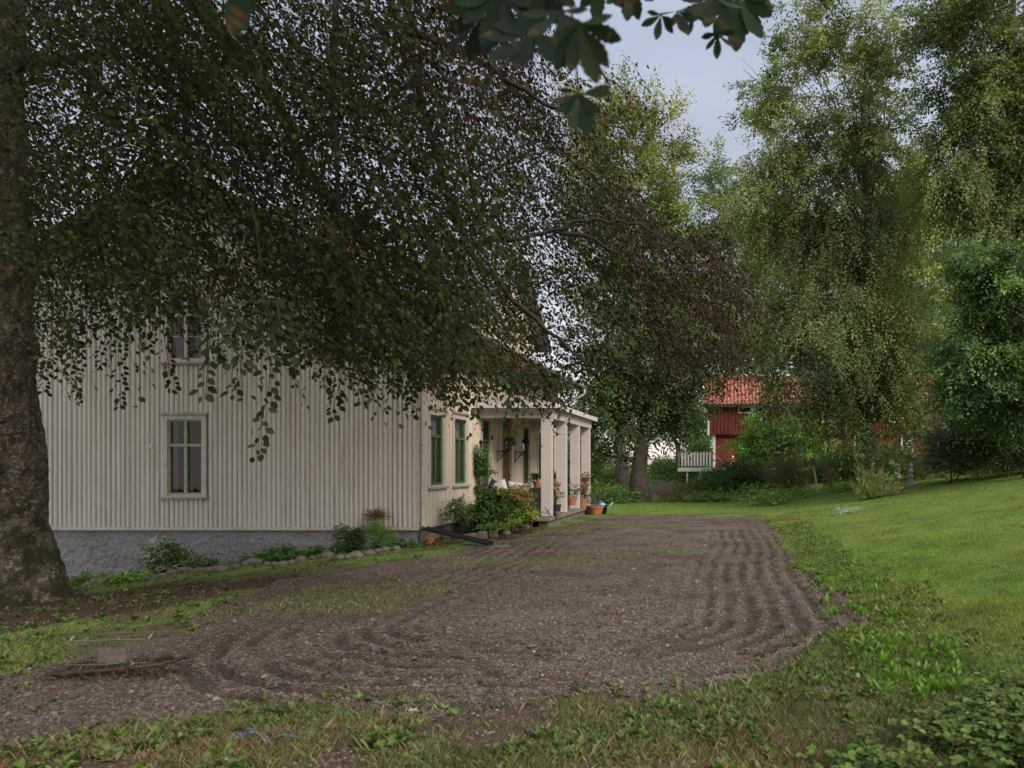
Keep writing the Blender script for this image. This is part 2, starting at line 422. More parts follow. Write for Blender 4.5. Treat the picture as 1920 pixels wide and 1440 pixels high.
fc = np.stack([idx[:-1, :-1], idx[:-1, 1:], idx[1:, 1:], idx[1:, :-1]], -1).reshape(-1, 4)
V = np.stack([GX, GY, GZ], -1).reshape(-1, 3); T = tint.reshape(-1, 4)
fx = V[fc].mean(1)
fg = is_gravel(fx[:, 0], fx[:, 1])
fl = (~fg) & (fx[:, 1] > 4.4) & (fx[:, 1] < 33) & (fx[:, 0] > -4.2) & (fx[:, 0] < 40) & ~((fx[:, 1] < 24.2) & (fx[:, 0] < .5))
for nm, sel in (('gravel_drive', fg), ('lawn', fl), ('ground', ~fg & ~fl)):
    ff = fc[sel]; u, inv = np.unique(ff, return_inverse=True)
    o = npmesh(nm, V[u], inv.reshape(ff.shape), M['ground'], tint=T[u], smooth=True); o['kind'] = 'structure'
def hz(x, y):
    g_ = is_gravel(np.array([x]), np.array([y])).astype(float)
    return float((H(x, y)+relief(np.array([x]), np.array([y]), g_)*sstep(30, 22, y))[0])

# ---------------------------------------------------------------- leaves
def unit(a): return a/np.maximum(np.linalg.norm(a, axis=-1, keepdims=True), 1e-9)
def leaves(name, pos, d, nrm, L, Wd, col, material, parent=None, folded=False):
    """pos base point, d direction, nrm normal, L length, Wd half width, col per leaf rgb"""
    d = unit(d); s = unit(np.cross(d, nrm)); nn = unit(np.cross(s, d))
    L = np.asarray(L)[:, None]*np.ones((len(pos), 1)); Wd = np.asarray(Wd)[:, None]*np.ones((len(pos), 1))
    n = len(pos)
    if folded:
        k = 6
        v = np.stack([pos, pos+d*L*.32-s*Wd*.95+nn*L*.07, pos+d*L*.72-s*Wd*.75+nn*L*.04, pos+d*L-nn*L*.06,
                      pos+d*L*.72+s*Wd*.75+nn*L*.04, pos+d*L*.32+s*Wd*.95+nn*L*.07], 1).reshape(-1, 3)
        b = np.arange(n)[:, None]*k
        f = np.concatenate([b+np.array([[0, 1, 2, 3]]), b+np.array([[0, 3, 4, 5]])], 0)
    else:
        k = 4
        v = np.stack([pos, pos+d*L*.48-s*Wd, pos+d*L, pos+d*L*.48+s*Wd+nn*Wd*.3], 1).reshape(-1, 3)
        f = np.arange(n*k).reshape(n, k)
    return npmesh(name, v, f, material, parent, tint=np.repeat(col, k, 0).astype(np.float32))
def spray(c, d, L, nl, ll, droop=.5, plane=.55, side=.8, jn=.6, lw=.34):
    """c: (n,3) twig bases; d: (n,3) directions; L twig length (n,); nl leaves per twig.  Returns leaf arrays + twig polylines."""
    n = len(c); d = unit(d)
    t = (np.arange(nl)+.5)/nl
    t = t[None, :]+rng.uniform(-.3, .3, (n, nl))/nl
    down = np.array([0, 0, -1.0])
    p = c[:, None]+d[:, None]*(t*L[:, None])[..., None]+down*(droop*t**2*L[:, None])[..., None]
    tang = unit(d[:, None]+down*(2*droop*t)[..., None])
    sv = unit(np.cross(tang, np.array([0, 0, 1.0]))+rng.normal(0, .35, (n, 1, 3)))
    sg = np.where((np.arange(nl) % 2) == 0, 1., -1.)[None, :, None]
    # side twiglets widen the spray
    wid = (np.sin(np.clip(t, 0, 1)*PI*.85+.3)*L[:, None]*plane*rng.random((n, nl)))[..., None]
    p = p+sv*sg*wid*.5+rng.normal(0, .02, (n, nl, 3))*L[:, None, None]
    ld = unit(tang*.8+sv*sg*side+down*.25+rng.normal(0, .35, (n, nl, 3)))
    nr = unit(np.array([0, 0, 1.0])+rng.normal(0, jn, (n, nl, 3)))
    ln = ll*rng.uniform(.7, 1.2, (n, nl))
    return p.reshape(-1, 3), ld.reshape(-1, 3), nr.reshape(-1, 3), ln.ravel(), ln.ravel()*lw
def pick(cols, n, var=.18, w=None):
    cols = np.array(cols); i = rng.choice(len(cols), n, p=w)
    return np.clip(cols[i]*rng.normal(1, var, (n, 1))*rng.normal(1, .06, (n, 3)), .003, 1)
def lobe_points(lobes, n, shell=.45):
    """lobes (px,py,rx,ry,Y,ryd): points in ellipsoids, biased outwards"""
    lb = np.array(lobes, float); a = lb[:, 2]*lb[:, 3]; i = rng.choice(len(lb), n, p=a/a.sum()); q = lb[i]
    u = unit(rng.normal(0, 1, (n, 3))); r = rng.random(n)**shell; u = u*r[:, None]
    Yc = q[:, 4]; sc = Yc/F
    c = Pn(q[:, 0], q[:, 1], Yc)
    off = np.stack([u[:, 0]*q[:, 2]*sc, u[:, 1]*q[:, 5], u[:, 2]*q[:, 3]*sc], -1)
    return c+off, u, c
def need(lobes, cover, per, nl, ll, lw=.34):
    a = sum(PI*q[2]*q[3] for q in lobes)*.8; Y = sum(q[4] for q in lobes)/len(lobes)
    return max(6, int(1.35*cover*a/(per*nl*.56*lw*(.95*ll*F/Y)**2)))
def crown(name, lobes, parent, cols, cover, per, nl, ll, L=(.5, 1.1), Lb=1.6, droop=.9, material=None, var=.2, colfn=None, w=None):
    nclump = need(lobes, cover, per, nl, ll)
    p, u, cc = lobe_points(lobes, nclump, .5)
    hi = .8*sstep(12, 21, p[:, 2])
    bd = u*np.array([1, 1, .35])+rng.normal(0, .35, (nclump, 3))+np.array([0, 0, -.15*droop]); bd[:, 2] += hi*(.75+.15*droop); bd = unit(bd)
    dk_ = (1-.75*hi)
    t = rng.random((nclump, per))
    lb = Lb*rng.uniform(.6, 1.3, (nclump, 1))
    pc = p[:, None]+bd[:, None]*((t-.6)*lb)[..., None]+np.array([0, 0, -1.])*(dk_[:, None]*droop*.5*lb*t*t)[..., None]+rng.normal(0, 1, (nclump, per, 3))*np.array([.20, .20, .10])
    pc = pc.reshape(-1, 3)
    d = np.repeat(bd, per, 0)+rng.normal(0, .45, (nclump*per, 3)); d[:, 2] = d[:, 2]*.5-.1+.6*np.repeat(hi, per)
    n = len(pc); Ls = rng.uniform(*L, n)
    lp, ld, nr, ln, lw = spray(pc, d, Ls, nl, ll, droop*.8*np.repeat(dk_, per)[:, None], plane=.42, jn=.26)
    nr = unit(nr+np.repeat(np.repeat(u*np.array([.8, .8, .3]), per, 0)+rng.normal(0, .3, (n, 3)), nl, 0))
    base = pick(cols, nclump, .25, w)
    c = np.repeat(np.repeat(base, per, 0)*rng.normal(1, .16, (n, 1)), nl, 0)*rng.normal(1, .09, (len(lp), 1))
    c = np.clip(c, .003, 1)
    if colfn is not None: c = colfn(lp, c)
    return leaves(name, lp, ld, nr, ln, lw, c, material or M['leaf'], parent)
def limbs_mb(base, top, lobes, r0, nb=14, seg=7, wob=.25):
    """trunk with a few bends and limbs reaching into the crown lobes"""
    mb = MB(); base = Vector(base); top = Vector(top); pts = []; rs = []
    N = 10
    for i in range(N+1):
        t = i/N; p = base.lerp(top, t)+Vector((random.gauss(0, wob), random.gauss(0, wob), 0))*math.sin(PI*t)
        pts.append(p); rs.append(r0*(1-.8*t)*(1+.6*max(0, 1-t*9)))
    mb.tube(pts, rs, 10)
    lb = list(lobes)
    for k in range(nb):
        q = lb[k % len(lb)]; tgt = Vector(P(q[0], q[1], q[4]))+Vector((random.gauss(0, 1), random.gauss(0, 1), random.gauss(0, .8)))*(q[2]*q[4]/F*.5)
        zz = min(max((tgt.z-base.z)*.62/(top.z-base.z), .15), .92)
        i = zz*N; i0 = int(i); s = pts[i0].lerp(pts[min(i0+1, N)], i-i0)
        rr = r0*(1-.8*zz)*.28
        ps = []; rr_ = []
        for j in range(6):
            t = j/5; q_ = s.lerp(tgt, t); q_.z += math.sin(PI*t)*(tgt-s).length*.12
            q_ += Vector((random.gauss(0, .12), random.gauss(0, .12), random.gauss(0, .1)))*(0 < j < 5)
            ps.append(q_); rr_.append(rr*(1-.85*t))
        mb.tube(ps, rr_, 5)
        for _ in range(3):
            a = ps[random.randint(2, 4)]; b = a+Vector((random.gauss(0, 1.2), random.gauss(0, 1.2), random.uniform(-.3, 1.6)))
            mb.tube([a, a.lerp(b, .5)+Vector((0, 0, .15)), b], [rr*.3, rr*.2, .008], 4)
    return mb
# ================================================================ WHITE HOUSE
YG, XL, XE, ZB = 14.9, -6.7, -16.84, .29
XA, ZA, SL = -11.77, 7.93, .58
YEND = 26.8
house = empty('white_house', 'white wooden house clad in ribbed vertical boards, with green windows and a pillared porch', 'house', loc=(XL, YG, 0))
house.matrix_parent_inverse.identity()
HO = Vector((XL, YG, 0))
def hb(mb, name, m, parent=None, **k):
    """build a house piece; vertices are shifted so that the piece sits right under the house empty"""
    par = parent or house
    if par is house: mb.v = [tuple(Vector(v)-HO) for v in mb.v]
    else: mb.v = [tuple(Vector(v)-HO) for v in mb.v]
    return mb.build(name, m, par, **k)
def ribs(u0, u1, pitch, topf, z0, openings, emit, hgt=.052):
    """vertical ribbed boards; emit(u, out, z) gives a 3d point. openings: (u0,u1,z0,z1)"""
    mb = MB(); n = int(round((u1-u0)/pitch)); pitch = (u1-u0)/n
    prof = [(0, 0), (.36, 0), (.39, .55), (.46, .88), (.60, 1), (.78, 1), (.92, .88), (.985, .55), (1, 0)]
    for i in range(n):
        ua, ub = u0+i*pitch, u0+(i+1)*pitch; um = (ua+ub)/2
        iv = [(z0, None)]
        segs = []
        cuts = sorted([(o[2], o[3]) for o in openings if o[0]-.01 < um < o[1]+.01])
        z = z0
        for a, b in cuts:
            if a > z: segs.append((z, a))
            z = max(z, b)
        segs.append((z, 'top'))
        hj = hgt*random.uniform(.8, 1.15); uj = random.uniform(-.004, .004)
        for a, b in segs:
            vs = []
            for (t, o) in prof:
                u = ua+t*pitch+(uj if 0 < t < 1 else 0)
                zt = topf(u) if b == 'top' else b
                if zt < a: zt = a
                vs.append(emit(u, o*hj, a)); vs.append(emit(u, o*hj, zt))
            k = len(mb.v); mb.v += vs
            for j in range(len(prof)-1): mb.f.append((k+2*j, k+2*j+2, k+2*j+3, k+2*j+1))
    return mb
rooft = lambda x: ZA-SL*abs(x-XA)
# openings on the gable: x0,x1,z0,z1 (outer edge of the casing)
GW = {'low': (-12.17, -11.25, .93, 2.68), 'up': (-12.17, -11.25, 3.82, 5.42), 'side': (-8.78, -8.14, 3.95, 5.3), 'attic': (-11.95, -11.42, 6.15, 6.62)}
mb = ribs(XE, XL-.05, .104, lambda x: rooft(x)-.03, ZB, list(GW.values()), lambda u, o, z: (u, YG-o, z))
hb(mb, 'gable_wall', M['siding'])
# long wall: openings y0,y1,z0,z1
LW = [(15.27, 16.20, 1.12, 2.86), (16.62, 17.58, 1.12, 2.86), (18.50, 19.30, .98, 2.95), (20.12, 21.16, .26, 3.12), (22.15, 23.05, .98, 2.95), (23.95, 24.75, 1.1, 2.86), (25.6, 26.4, 1.1, 2.86),
      (15.3, 16.2, 3.55, 4.5), (24.5, 25.4, 3.55, 4.5)]
mb = ribs(YG+.05, YEND, .104, lambda y: 4.64, ZB, LW, lambda u, o, z: (XL+o, u, z), .045)
hb(mb, 'side_wall', M['siding2'])
mb = MB()
mb.poly([(XE, YEND, -1), (XL, YEND, -1), (XL, YEND, 5), (XA, YEND, ZA-.05), (XE, YEND, 5)])
mb.poly([(XE, YG+.02, -1.5), (XE, YEND, -1.5), (XE, YEND, 5), (XE, YG+.02, 5)])
hb(mb, 'back_wall', M['siding'])
# corner boards, base trim
mb = MB(); mb.box(XL-.06, XL+.035, YG-.035, YG+.06, ZB-.02, 4.64)
mb.box(XE-.03, XL+.02, YG-.05, YG-.004, ZB-.055, ZB)
mb.box(XE-.03, XL+.03, YG-.075, YG-.004, ZB-.075, ZB-.056)
mb.box(XL+.004, XL+.05, YG+.061, YEND, ZB-.06, ZB)
hb(mb, 'corner_trim', M['trim'])
# foundation: rough render with a broken surface
n1, n2 = 760, 110
uu = np.linspace(XE, XL-.03, n1); zz = np.linspace(-2.0, ZB-.07, n2); UU, ZZ = np.meshgrid(uu, zz)
rr = (fbm(UU, ZZ, .055, 90, 2)-.5)*.05+(fbm(UU, ZZ, .2, 95, 2)-.5)*.02+(fbm(UU, ZZ, .9, 91)-.5)*.03
vv = np.stack([UU, YG+.03-rr, ZZ], -1).reshape(-1, 3)-np.array(HO)
ix = np.arange(n1*n2).reshape(n2, n1); ff = np.stack([ix[:-1, :-1], ix[:-1, 1:], ix[1:, 1:], ix[1:, :-1]], -1).reshape(-1, 4)
npmesh('foundation', vv, ff, M['plaster'], house, smooth=True)
mb = MB(); mb.box(XL-.12, XL-.015, YG+.07, YEND, -1, ZB-.061); hb(mb, 'foundation', M['stone'])
# roof
def roof_slab(name, m, X0, Z0, X1, Z1, Y0, Y1, th=.12, parent=None):
    mb = MB(); mb.prism([(X0, Y0, Z0), (X0, Y0, Z0+th), (X1, Y0, Z1+th), (X1, Y0, Z1)], (0, Y1-Y0, 0)); return hb(mb, name, m, parent)
OH = .92
rf = roof_slab('roof', M['roof'], XA, ZA, XL+OH, ZA-SL*(XL+OH-XA), YG-.35, YEND+.5)
roof_slab('roof', M['roof'], XE-OH, ZA-SL*(XA-XE+OH), XA-.002, ZA, YG-.35, YEND+.5)
ze = ZA-SL*(XL+OH-XA)
mb = MB(); mb.box(XL+.03, XL+OH-.03, YG-.3, YEND+.45, 4.60, 4.63)          # soffit
for s in (1, -1):
    xe = XL+OH if s > 0 else XE-OH
    zz_ = ZA-SL*abs(xe-XA)
    mb.prism([(XA, YG-.38, ZA-.16), (XA, YG-.38, ZA+.02), (xe, YG-.38, zz_+.02), (xe, YG-.38, zz_-.16)], (0, .028, 0))
hb(mb, 'soffit', M['trim'])
# chimney
mb = MB(); mb.box(XA-.35, XA+.35, 20.4, 21.2, ZA-.3, ZA+.9); mb.box(XA-.42, XA+.42, 20.33, 21.27, ZA+.9, ZA+1.02)
mb.v = [tuple(Vector(v)-HO) for v in mb.v]; mb.build('chimney', M['terra'], rf)
# gutter and downpipes
mb = MB(); mb.tube([(XL+OH+.05, YG-.35, 4.66), (XL+OH+.05, YEND+.5, 4.66)], .06, 8)
hb(mb, 'gutter', M['white'], smooth=True)
mb = MB(); mb.tube([(XL+.09, YG-.01, 4.5), (XL+.09, YG-.01, 2.3), (XL+.09, YG-.01, .45), (XL+.10, YG-.04, .33), (XL+.17, YG-.09, .27)], .043, 10)
for z in (3.4, 2.05, .8): mb.tube([(XL+.09, YG-.01, z), (XL+.09, YG-.01, z+.03)], .05, 10)
hb(mb, 'downpipe', M['trim'], smooth=True)
mb = MB(); mb.tube([(XL+OH+.05, YEND+.4, 4.62), (XL+OH+.05, YEND+.4, 4.42), (XL+OH-.02, YEND+.4, 4.36), (XL+.1, YEND+.2, 4.0), (XL+.08, YEND+.2, 3.8), (XL+.08, YEND+.2, .3)], .045, 8)
hb(mb, 'downpipe', M['trim'], smooth=True)
# cross gable over the porch
cy0, cy1, cyr, zt, xr = 18.1, 23.1, 20.6, 5.75, XL+.12
mb = MB()
mb = ribs(cy0, cy1, .104, lambda y: zt+1.75*(1-abs(y-cyr)/2.5), 4.64, [(19.1, 19.8, 5.0, 6.1), (21.4, 22.1, 5.0, 6.1), (20.2, 21.0, 5.0, 6.3)], lambda u, o, z: (xr+o, u, z), .028)
hb(mb, 'front_gable_wall', M['siding2'])
mb = ribs(-10.2, xr, .104, lambda x: zt, 4.5, [], lambda u, o, z: (u, cy0-o, z), .02); hb(mb, 'front_gable_wall', M['siding'])
for s in (-1, 1):
    ye = cyr+s*3.0; zeav = zt+1.8-3.0*.7
    mb = MB(); mb.prism([(xr+.5, cyr, zt+1.8), (xr+.5, cyr, zt+1.9), (xr+.5, ye, zeav+.1), (xr+.5, ye, zeav)], (-5.2, 0, 0)); hb(mb, 'front_gable_roof', M['metal_roof'])

# ---- windows ----
def window(wall, a0, a1, z0, z1, frame_m, curtain=True, transom=.66, lattice=False, mid=True, crown=True, muntin=None, cas=.09):
    """wall 'g' (gable, faces -Y) or 's' (side, faces +X)"""
    if wall == 'g':
        T_ = lambda a, o, z: (a, YG-o, z)
    elif wall == 's': T_ = lambda a, o, z: (XL+o, a, z)
    else: T_ = lambda a, o, z: (xr+o, a, z)
    def bx(mb, a, b, o0, o1, c, d):
        p = [T_(a, o0, c), T_(b, o1, d)]
        x0, x1 = sorted((p[0][0], p[1][0])); y0, y1 = sorted((p[0][1], p[1][1]))
        mb.box(x0, x1, y0, y1, c, d)
    mb = MB()
    bx(mb, a0, a0+cas, -.10, .045, z0, z1); bx(mb, a1-cas, a1, -.10, .045, z0, z1)
    bx(mb, a0+cas, a1-cas, -.10, .042, z1-cas, z1); bx(mb, a0+cas, a1-cas, -.10, .042, z0, z0+.035)
    w = hb(mb, 'window', M['trim'])
    ch = MB()
    if crown:
        bx(ch, a0-.05, a1+.05, .0, .085, z1+.002, z1+.03); bx(ch, a0-.02, a1+.02, .0, .06, z1+.032, z1+.06)
        ch.v = [tuple(Vector(v)-HO) for v in ch.v]; ch.build('window_crown', M['old_sill'], w)
    sb = MB(); bx(sb, a0-.05, a1+.05, -.02, .10, z0-.045, z0-.003); bx(sb, a0-.01, a1+.01, -.02, .05, z0-.085, z0-.047)
    sb.v = [tuple(Vector(v)-HO) for v in sb.v]; sb.build('window_sill', M['old_sill'], w)
    b0, b1, c0, c1 = a0+cas, a1-cas, z0+.037, z1-cas-.002
    fr = MB(); t = .035; o0, o1 = -.055, .008
    zt_ = c0+(c1-c0)*transom; am = (b0+b1)/2
    bx(fr, b0+.002, b0+t, o0, o1, c0, c1); bx(fr, b1-t, b1-.002, o0, o1, c0, c1)
    bx(fr, b0+t, b1-t, o0, o1-.002, c0, c0+t+.015); bx(fr, b0+t, b1-t, o0, o1-.002, c1-t, c1)
    if transom: bx(fr, b0+t, b1-t, o0, o1+.008, zt_-.028, zt_+.028)
    if mid:
        zz1 = c1-t if mid == 'full' else zt_-.029
        bx(fr, am-.028, am+.028, o0, o1+.003, c0+t+.016, zt_-.029)
        if mid == 'full': bx(fr, am-.025, am+.025, o0, o1+.003, zt_+.029, c1-t-.001)
    if muntin: bx(fr, b0+t, am-.029, o0+.02, o1-.02, muntin, muntin+.018); bx(fr, am+.029, b1-t, o0+.02, o1-.02, muntin, muntin+.018)
    if lattice:
        k = 3
        for i in range(-k, 7):
            for sg in (1, -1):
                s0 = i*.22; pts = []
                for tt in np.linspace(0, 1, 12):
                    aa = b0+t+(b1-b0-2*t)*tt; zq = c0+.05+s0+sg*tt*.44+(0 if sg > 0 else .44)
                    if c0+.04 < zq < c1-.04: pts.append(T_(aa, -.01, zq))
                if len(pts) > 1: fr.tube(pts, .009, 4)
    fr.v = [tuple(Vector(v)-HO) for v in fr.v]; fr.build('sash', frame_m, w)
    pn = MB(); pn.quad(T_(b0+.01, -.03, c0), T_(b1-.01, -.03, c0), T_(b1-.01, -.03, c1), T_(b0+.01, -.03, c1))
    pn.v = [tuple(Vector(v)-HO) for v in pn.v]; pn.build('pane', M['glass'], w)
    dk = MB(); q = .5  # black box behind the glass, stands in for the unlit room
    dk.quad(T_(a0-.2, -q, z0-.2), T_(a1+.2, -q, z0-.2), T_(a1+.2, -q, z1+.2), T_(a0-.2, -q, z1+.2))
    for (x, y_) in ((a0-.2, a0-.2), (a1+.2, a1+.2)): dk.quad(T_(x, -q, z0-.2), T_(x, -.11, z0-.2), T_(x, -.11, z1+.2), T_(x, -q, z1+.2))
    dk.quad(T_(a0-.2, -q, z1+.2), T_(a1+.2, -q, z1+.2), T_(a1+.2, -.11, z1+.2), T_(a0-.2, -.11, z1+.2))
    dk.quad(T_(a0-.2, -q, z0-.2), T_(a1+.2, -q, z0-.2), T_(a1+.2, -.11, z0-.2), T_(a0-.2, -.11, z0-.2))
    dk.v = [tuple(Vector(v)-HO) for v in dk.v]; dk.build('dark_room_box', M['dark'], w)
    if curtain:
        cu = MB(); spans = [(b0+.0, b1)] if curtain == 'full' else [(b0, b0+(b1-b0)*.14), (b1-(b1-b0)*.12, b1)] if curtain == 'thin' else [(b0, b0+(b1-b0)*.32), (b1-(b1-b0)*.32, b1)]
        for s0, s1 in spans:
            nn = 24
            for i in range(nn):
                ua, ub = s0+(s1-s0)*i/nn, s0+(s1-s0)*(i+1)/nn
                oa = -.13+.016*math.sin(i*1.9)+.008*math.sin(i*.7); ob = -.13+.016*math.sin((i+1)*1.9)+.008*math.sin((i+1)*.7)
                cu.quad(T_(ua, oa, c0), T_(ub, ob, c0), T_(ub, ob, c1), T_(ua, oa, c1))
        cu.v = [tuple(Vector(v)-HO) for v in cu.v]; cu.build('curtain', M['curtain'], w, smooth=True)
    return w
window('g', *GW['low'], M['pale_green'], 'thin', .66, mid='full')
window('g', *GW['up'], M['trim'], 'part', .66, mid='full', muntin=4.36)
window('g', *GW['side'], M['trim'], False, 0, lattice=True, mid=False)
window('g', *GW['attic'], M['trim'], False, .5, mid='full', crown=False, cas=.05)
for i, (a, b, c, d) in enumerate(LW):
    if i == 3: continue
    window('s', a, b, c, d, M['green_paint'], 'full' if i in (0, 1, 2) else 'part', .70 if i < 7 else .5, mid=True, cas=.12)
for a, b, c, d in ((19.1, 19.8, 5.0, 6.1), (21.4, 22.1, 5.0, 6.1), (20.2, 21.0, 5.0, 6.3)):
    window('x', a, b, c, d, M['trim'], 'full', .6)
# front door in the long wall
a, b, c, d = LW[3]
mb = MB(); mb.box(XL-.1, XL+.05, a, a+.1, c, d); mb.box(XL-.1, XL+.05, b-.1, b, c, d); mb.box(XL-.1, XL+.048, a+.1, b-.1, d-.1, d)
hb(mb, 'door_frame', M['trim'])
mb = MB(); mb.box(XL-.06, XL-.01, a+.101, b-.101, c, d-.101)
for y0, y1 in ((a+.16, (a+b)/2-.04), ((a+b)/2+.04, b-.16)):
    for z0, z1 in ((c+.12, c+.8), (c+.92, c+1.5), (c+1.62, d-.2)): mb.box(XL-.009, XL+.008, y0, y1, z0, z1)
dr = hb(mb, 'door', M['door'], bevel=.006)
mb = MB(); mb.tube([(XL-.01, b-.2, 1.3), (XL+.05, b-.2, 1.3), (XL+.05, b-.32, 1.3)], .012, 6); mb.box(XL-.008, XL+.012, b-.235, b-.165, 1.18, 1.42)
mb.v = [tuple(Vector(v)-HO) for v in mb.v]; mb.build('door_handle', M['black'], dr)

# ---- porch ----
XP = -5.01; YP0, YP1 = 18.3, 23.42
mb = MB()
mb.box(XL+.05, XP+.30, YP0-.02, YP0+.14, 2.86, 3.14)       # front beam
mb.box(XP+.12, XP+.30, YP0+.141, YP1+.05, 2.855, 3.135)    # long beam
mb.box(XL+.05, XP+.115, YP1-.1, YP1+.05, 2.86, 3.14)
mb.box(XL+.05, XP+.36, YP0-.07, YP0-.021, 3.02, 3.16); 
porch = hb(mb, 'porch', M['post'])
def pb(mb, name, m, **k):
    mb.v = [tuple(Vector(v)-HO) for v in mb.v]; return mb.build(name, m, porch, **k)
mb = MB(); x0, x1 = XL+.05, XP+.42
mb.box(x0, x1, YP0-.28, YP0-.24, 3.10, 3.24)                 # fascia facing the drive
mb.box(x1+.001, x1+.04, YP0-.28, YP1+.3, 3.10, 3.24)
mb.box(x0, x1, YP0-.239, YP1+.3, 3.142, 3.165)               # ceiling
pb(mb, 'porch_fascia', M['white'])
# porch roof: low tiled slope
n1, n2 = 120, 22
yy = np.linspace(YP0-.3, YP1+.34, n1); tt = np.linspace(0, 1, n2); YY, TT = np.meshgrid(yy, tt)
XX = x1+.07+(XL+.05-x1-.07)*TT; ZZ = 3.245+TT*.42+.018*np.abs(np.sin(YY*PI/.24))+.012*(1-(TT*7) % 1)
vv = np.stack([XX, YY, ZZ], -1).reshape(-1, 3)-np.array(HO)
ix = np.arange(n1*n2).reshape(n2, n1); ff = np.stack([ix[:-1, :-1], ix[1:, :-1], ix[1:, 1:], ix[:-1, 1:]], -1).reshape(-1, 4)
npmesh('porch_roof', vv, ff, M['porch_tile'], porch)
mb = MB(); mb.poly([(x0, YP0-.28, 3.243), (x1+.04, YP0-.28, 3.243), (x0, YP0-.28, 3.66)]); pb(mb, 'porch_gable', M['trim'])
for k, yc in enumerate((18.3, 19.9, 21.6, 23.2)):
    mb = MB(); mb.box(XP, XP+.285, yc, yc+.17, .26, 2.858)
    pb(mb, 'column', M['post'], bevel=.008)
mb = MB(); mb.box(XL+.051, XP+.34, YP0-.45, YP1+.35, .17, .25)
pb(mb, 'deck', M['wood'])
mb = MB(); mb.box(XP+.02, XP+.27, YP0-.3, YP1+.2, -.3, .169); pb(mb, 'deck_base', M['stone'])
# sensor box on the gable
mb = MB(); mb.box(-12.45, -12.385, YG-.06, YG-.028, 1.98, 2.06); o = mb.build('sensor_box', M['white'], None, bevel=.004)
tag(o, 'small white plastic box on the ribbed gable wall left of the ground floor window', 'sensor')
# wall lanterns
def lantern(y, label):
    root = empty('wall_lantern', label, 'lantern', 'iron lanterns beside the front door', (XL, y, 2.0))
    mb = MB(); mb.box(.022, .045, -.035, .035, -.32, .08)
    mb.tube([(.04, 0, -.28), (.16, 0, -.14), (.30, 0, -.02), (.36, 0, .02)], .014, 6)
    mb.tube([(.04, 0, 0), (.2, 0, .02), (.36, 0, .02)], .014, 6)
    cu = []
    for i in range(22):
        t = i/21*2.4*PI; r = .085*(1-i/30); cu.append((.14+r*math.cos(t), 0, -.06+r*math.sin(t)))
    mb.tube(cu, .009, 5)
    cu = []
    for i in range(18):
        t = i/17*2.2*PI; r = .055*(1-i/26); cu.append((.27+r*math.cos(t+2), 0, -.02+r*math.sin(t+2)))
    mb.tube(cu, .008, 5); mb.build('bracket', M['black'], root, smooth=True)
    mb = MB(); c = (.36, 0, .06)
    mb.lathe(c, [(.02, -.05), (.06, -.02), (.07, 0)], 6); mb.lathe(c, [(.125, .27), (.13, .285), (.07, .36), (.05, .38), (.055, .41), (.012, .45), (.012, .49), (0, .5)], 6)
    for k in range(6):
        a_ = 2*PI*k/6; mb.tube([(.36+.07*math.cos(a_), .07*math.sin(a_), .06), (.36+.12*math.cos(a_), .12*math.sin(a_), .33)], .006, 4)
    mb.build('lamp_cage', M['black'], root)
    mb = MB(); mb.lathe(c, [(.066, .002), (.114, .268)], 6); mb.build('lamp_glass', M['glass'], root)
lantern(19.80, 'black iron carriage lantern on a scrolled bracket, left of the brown front door')
lantern(21.42, 'black iron carriage lantern on a scrolled bracket, right of the brown front door')

# ================================================================ RED BARN
YB = 45.0
bx0, bx1 = -1.45, 13.8
barn = empty('red_barn', 'long red wooden barn with a red tiled roof and white corner boards beyond the lawn', 'barn', loc=(0, YB, 0))
BO = Vector((0, YB, 0))
def bb(mb, name, m, parent=None, **k):
    mb.v = [tuple(Vector(v)-BO) for v in mb.v]; return mb.build(name, m, parent or barn, **k)
WU = [(1.45, 2.15, 4.65, 5.35), (6.0, 6.7, 4.5, 5.3), (10.4, 11.1, 4.5, 5.3)]
WL = [(2.5, 3.2, 2.5, 3.3), (4.3, 4.95, 2.35, 3.35), (8.15, 8.75, 2.45, 3.6), (11.2, 11.8, 2.45, 3.6)]
mb = ribs(bx0, bx1, .24, lambda x: 5.45, 3.7, [w for w in WU], lambda u, o, z: (u, YB-o, z), .035); bb(mb, 'upper_wall', M['red'])
mb = MB()
z = 1.45
while z < 3.7:
    mb.prism([(bx0+.35, YB+.30, z), (bx0+.35, YB+.265, z+.005), (bx0+.35, YB+.285, z+.15), (bx0+.35, YB+.3, z+.15)], (bx1-bx0-.5, 0, 0)); z += .152
mb.box(bx0, bx1, YB+.0, YB+.3, 3.62, 3.69); bb(mb, 'lower_wall', M['red'])
mb = MB(); mb.poly([(bx0+.01, YB+.01, 3.7), (bx0+.01, YB+7, 3.7), (bx0+.01, YB+7, 5.4), (bx0+.01, YB+3.5, 7.6), (bx0+.01, YB+.01, 5.4)]); mb.box(bx0+.36, bx1-.2, YB+.31, YB+7, -.5, 3.7)
mb.poly([(bx1, YB, 1), (bx1, YB+7, 1), (bx1, YB+7, 5.4), (bx1, YB+3.5, 7.6), (bx1, YB, 5.4)])
bb(mb, 'end_wall', M['red'])
mb = MB(); mb.box(bx0+.3, bx0+.46, YB+.2, YB+.262, 1.4, 3.6); mb.box(bx0-.05, bx0+.08, YB-.06, YB-.04, 3.55, 4.5); mb.box(bx0-.2, bx1+.2, YB-.34, YB-.3, 5.42, 5.56)
mb.box(bx1-.35, bx1-.15, YB+.2, YB+.262, 1.4, 3.6); mb.box(bx0+.47, bx1-.36, YB+.15, YB+.26, 1.33, 1.43)
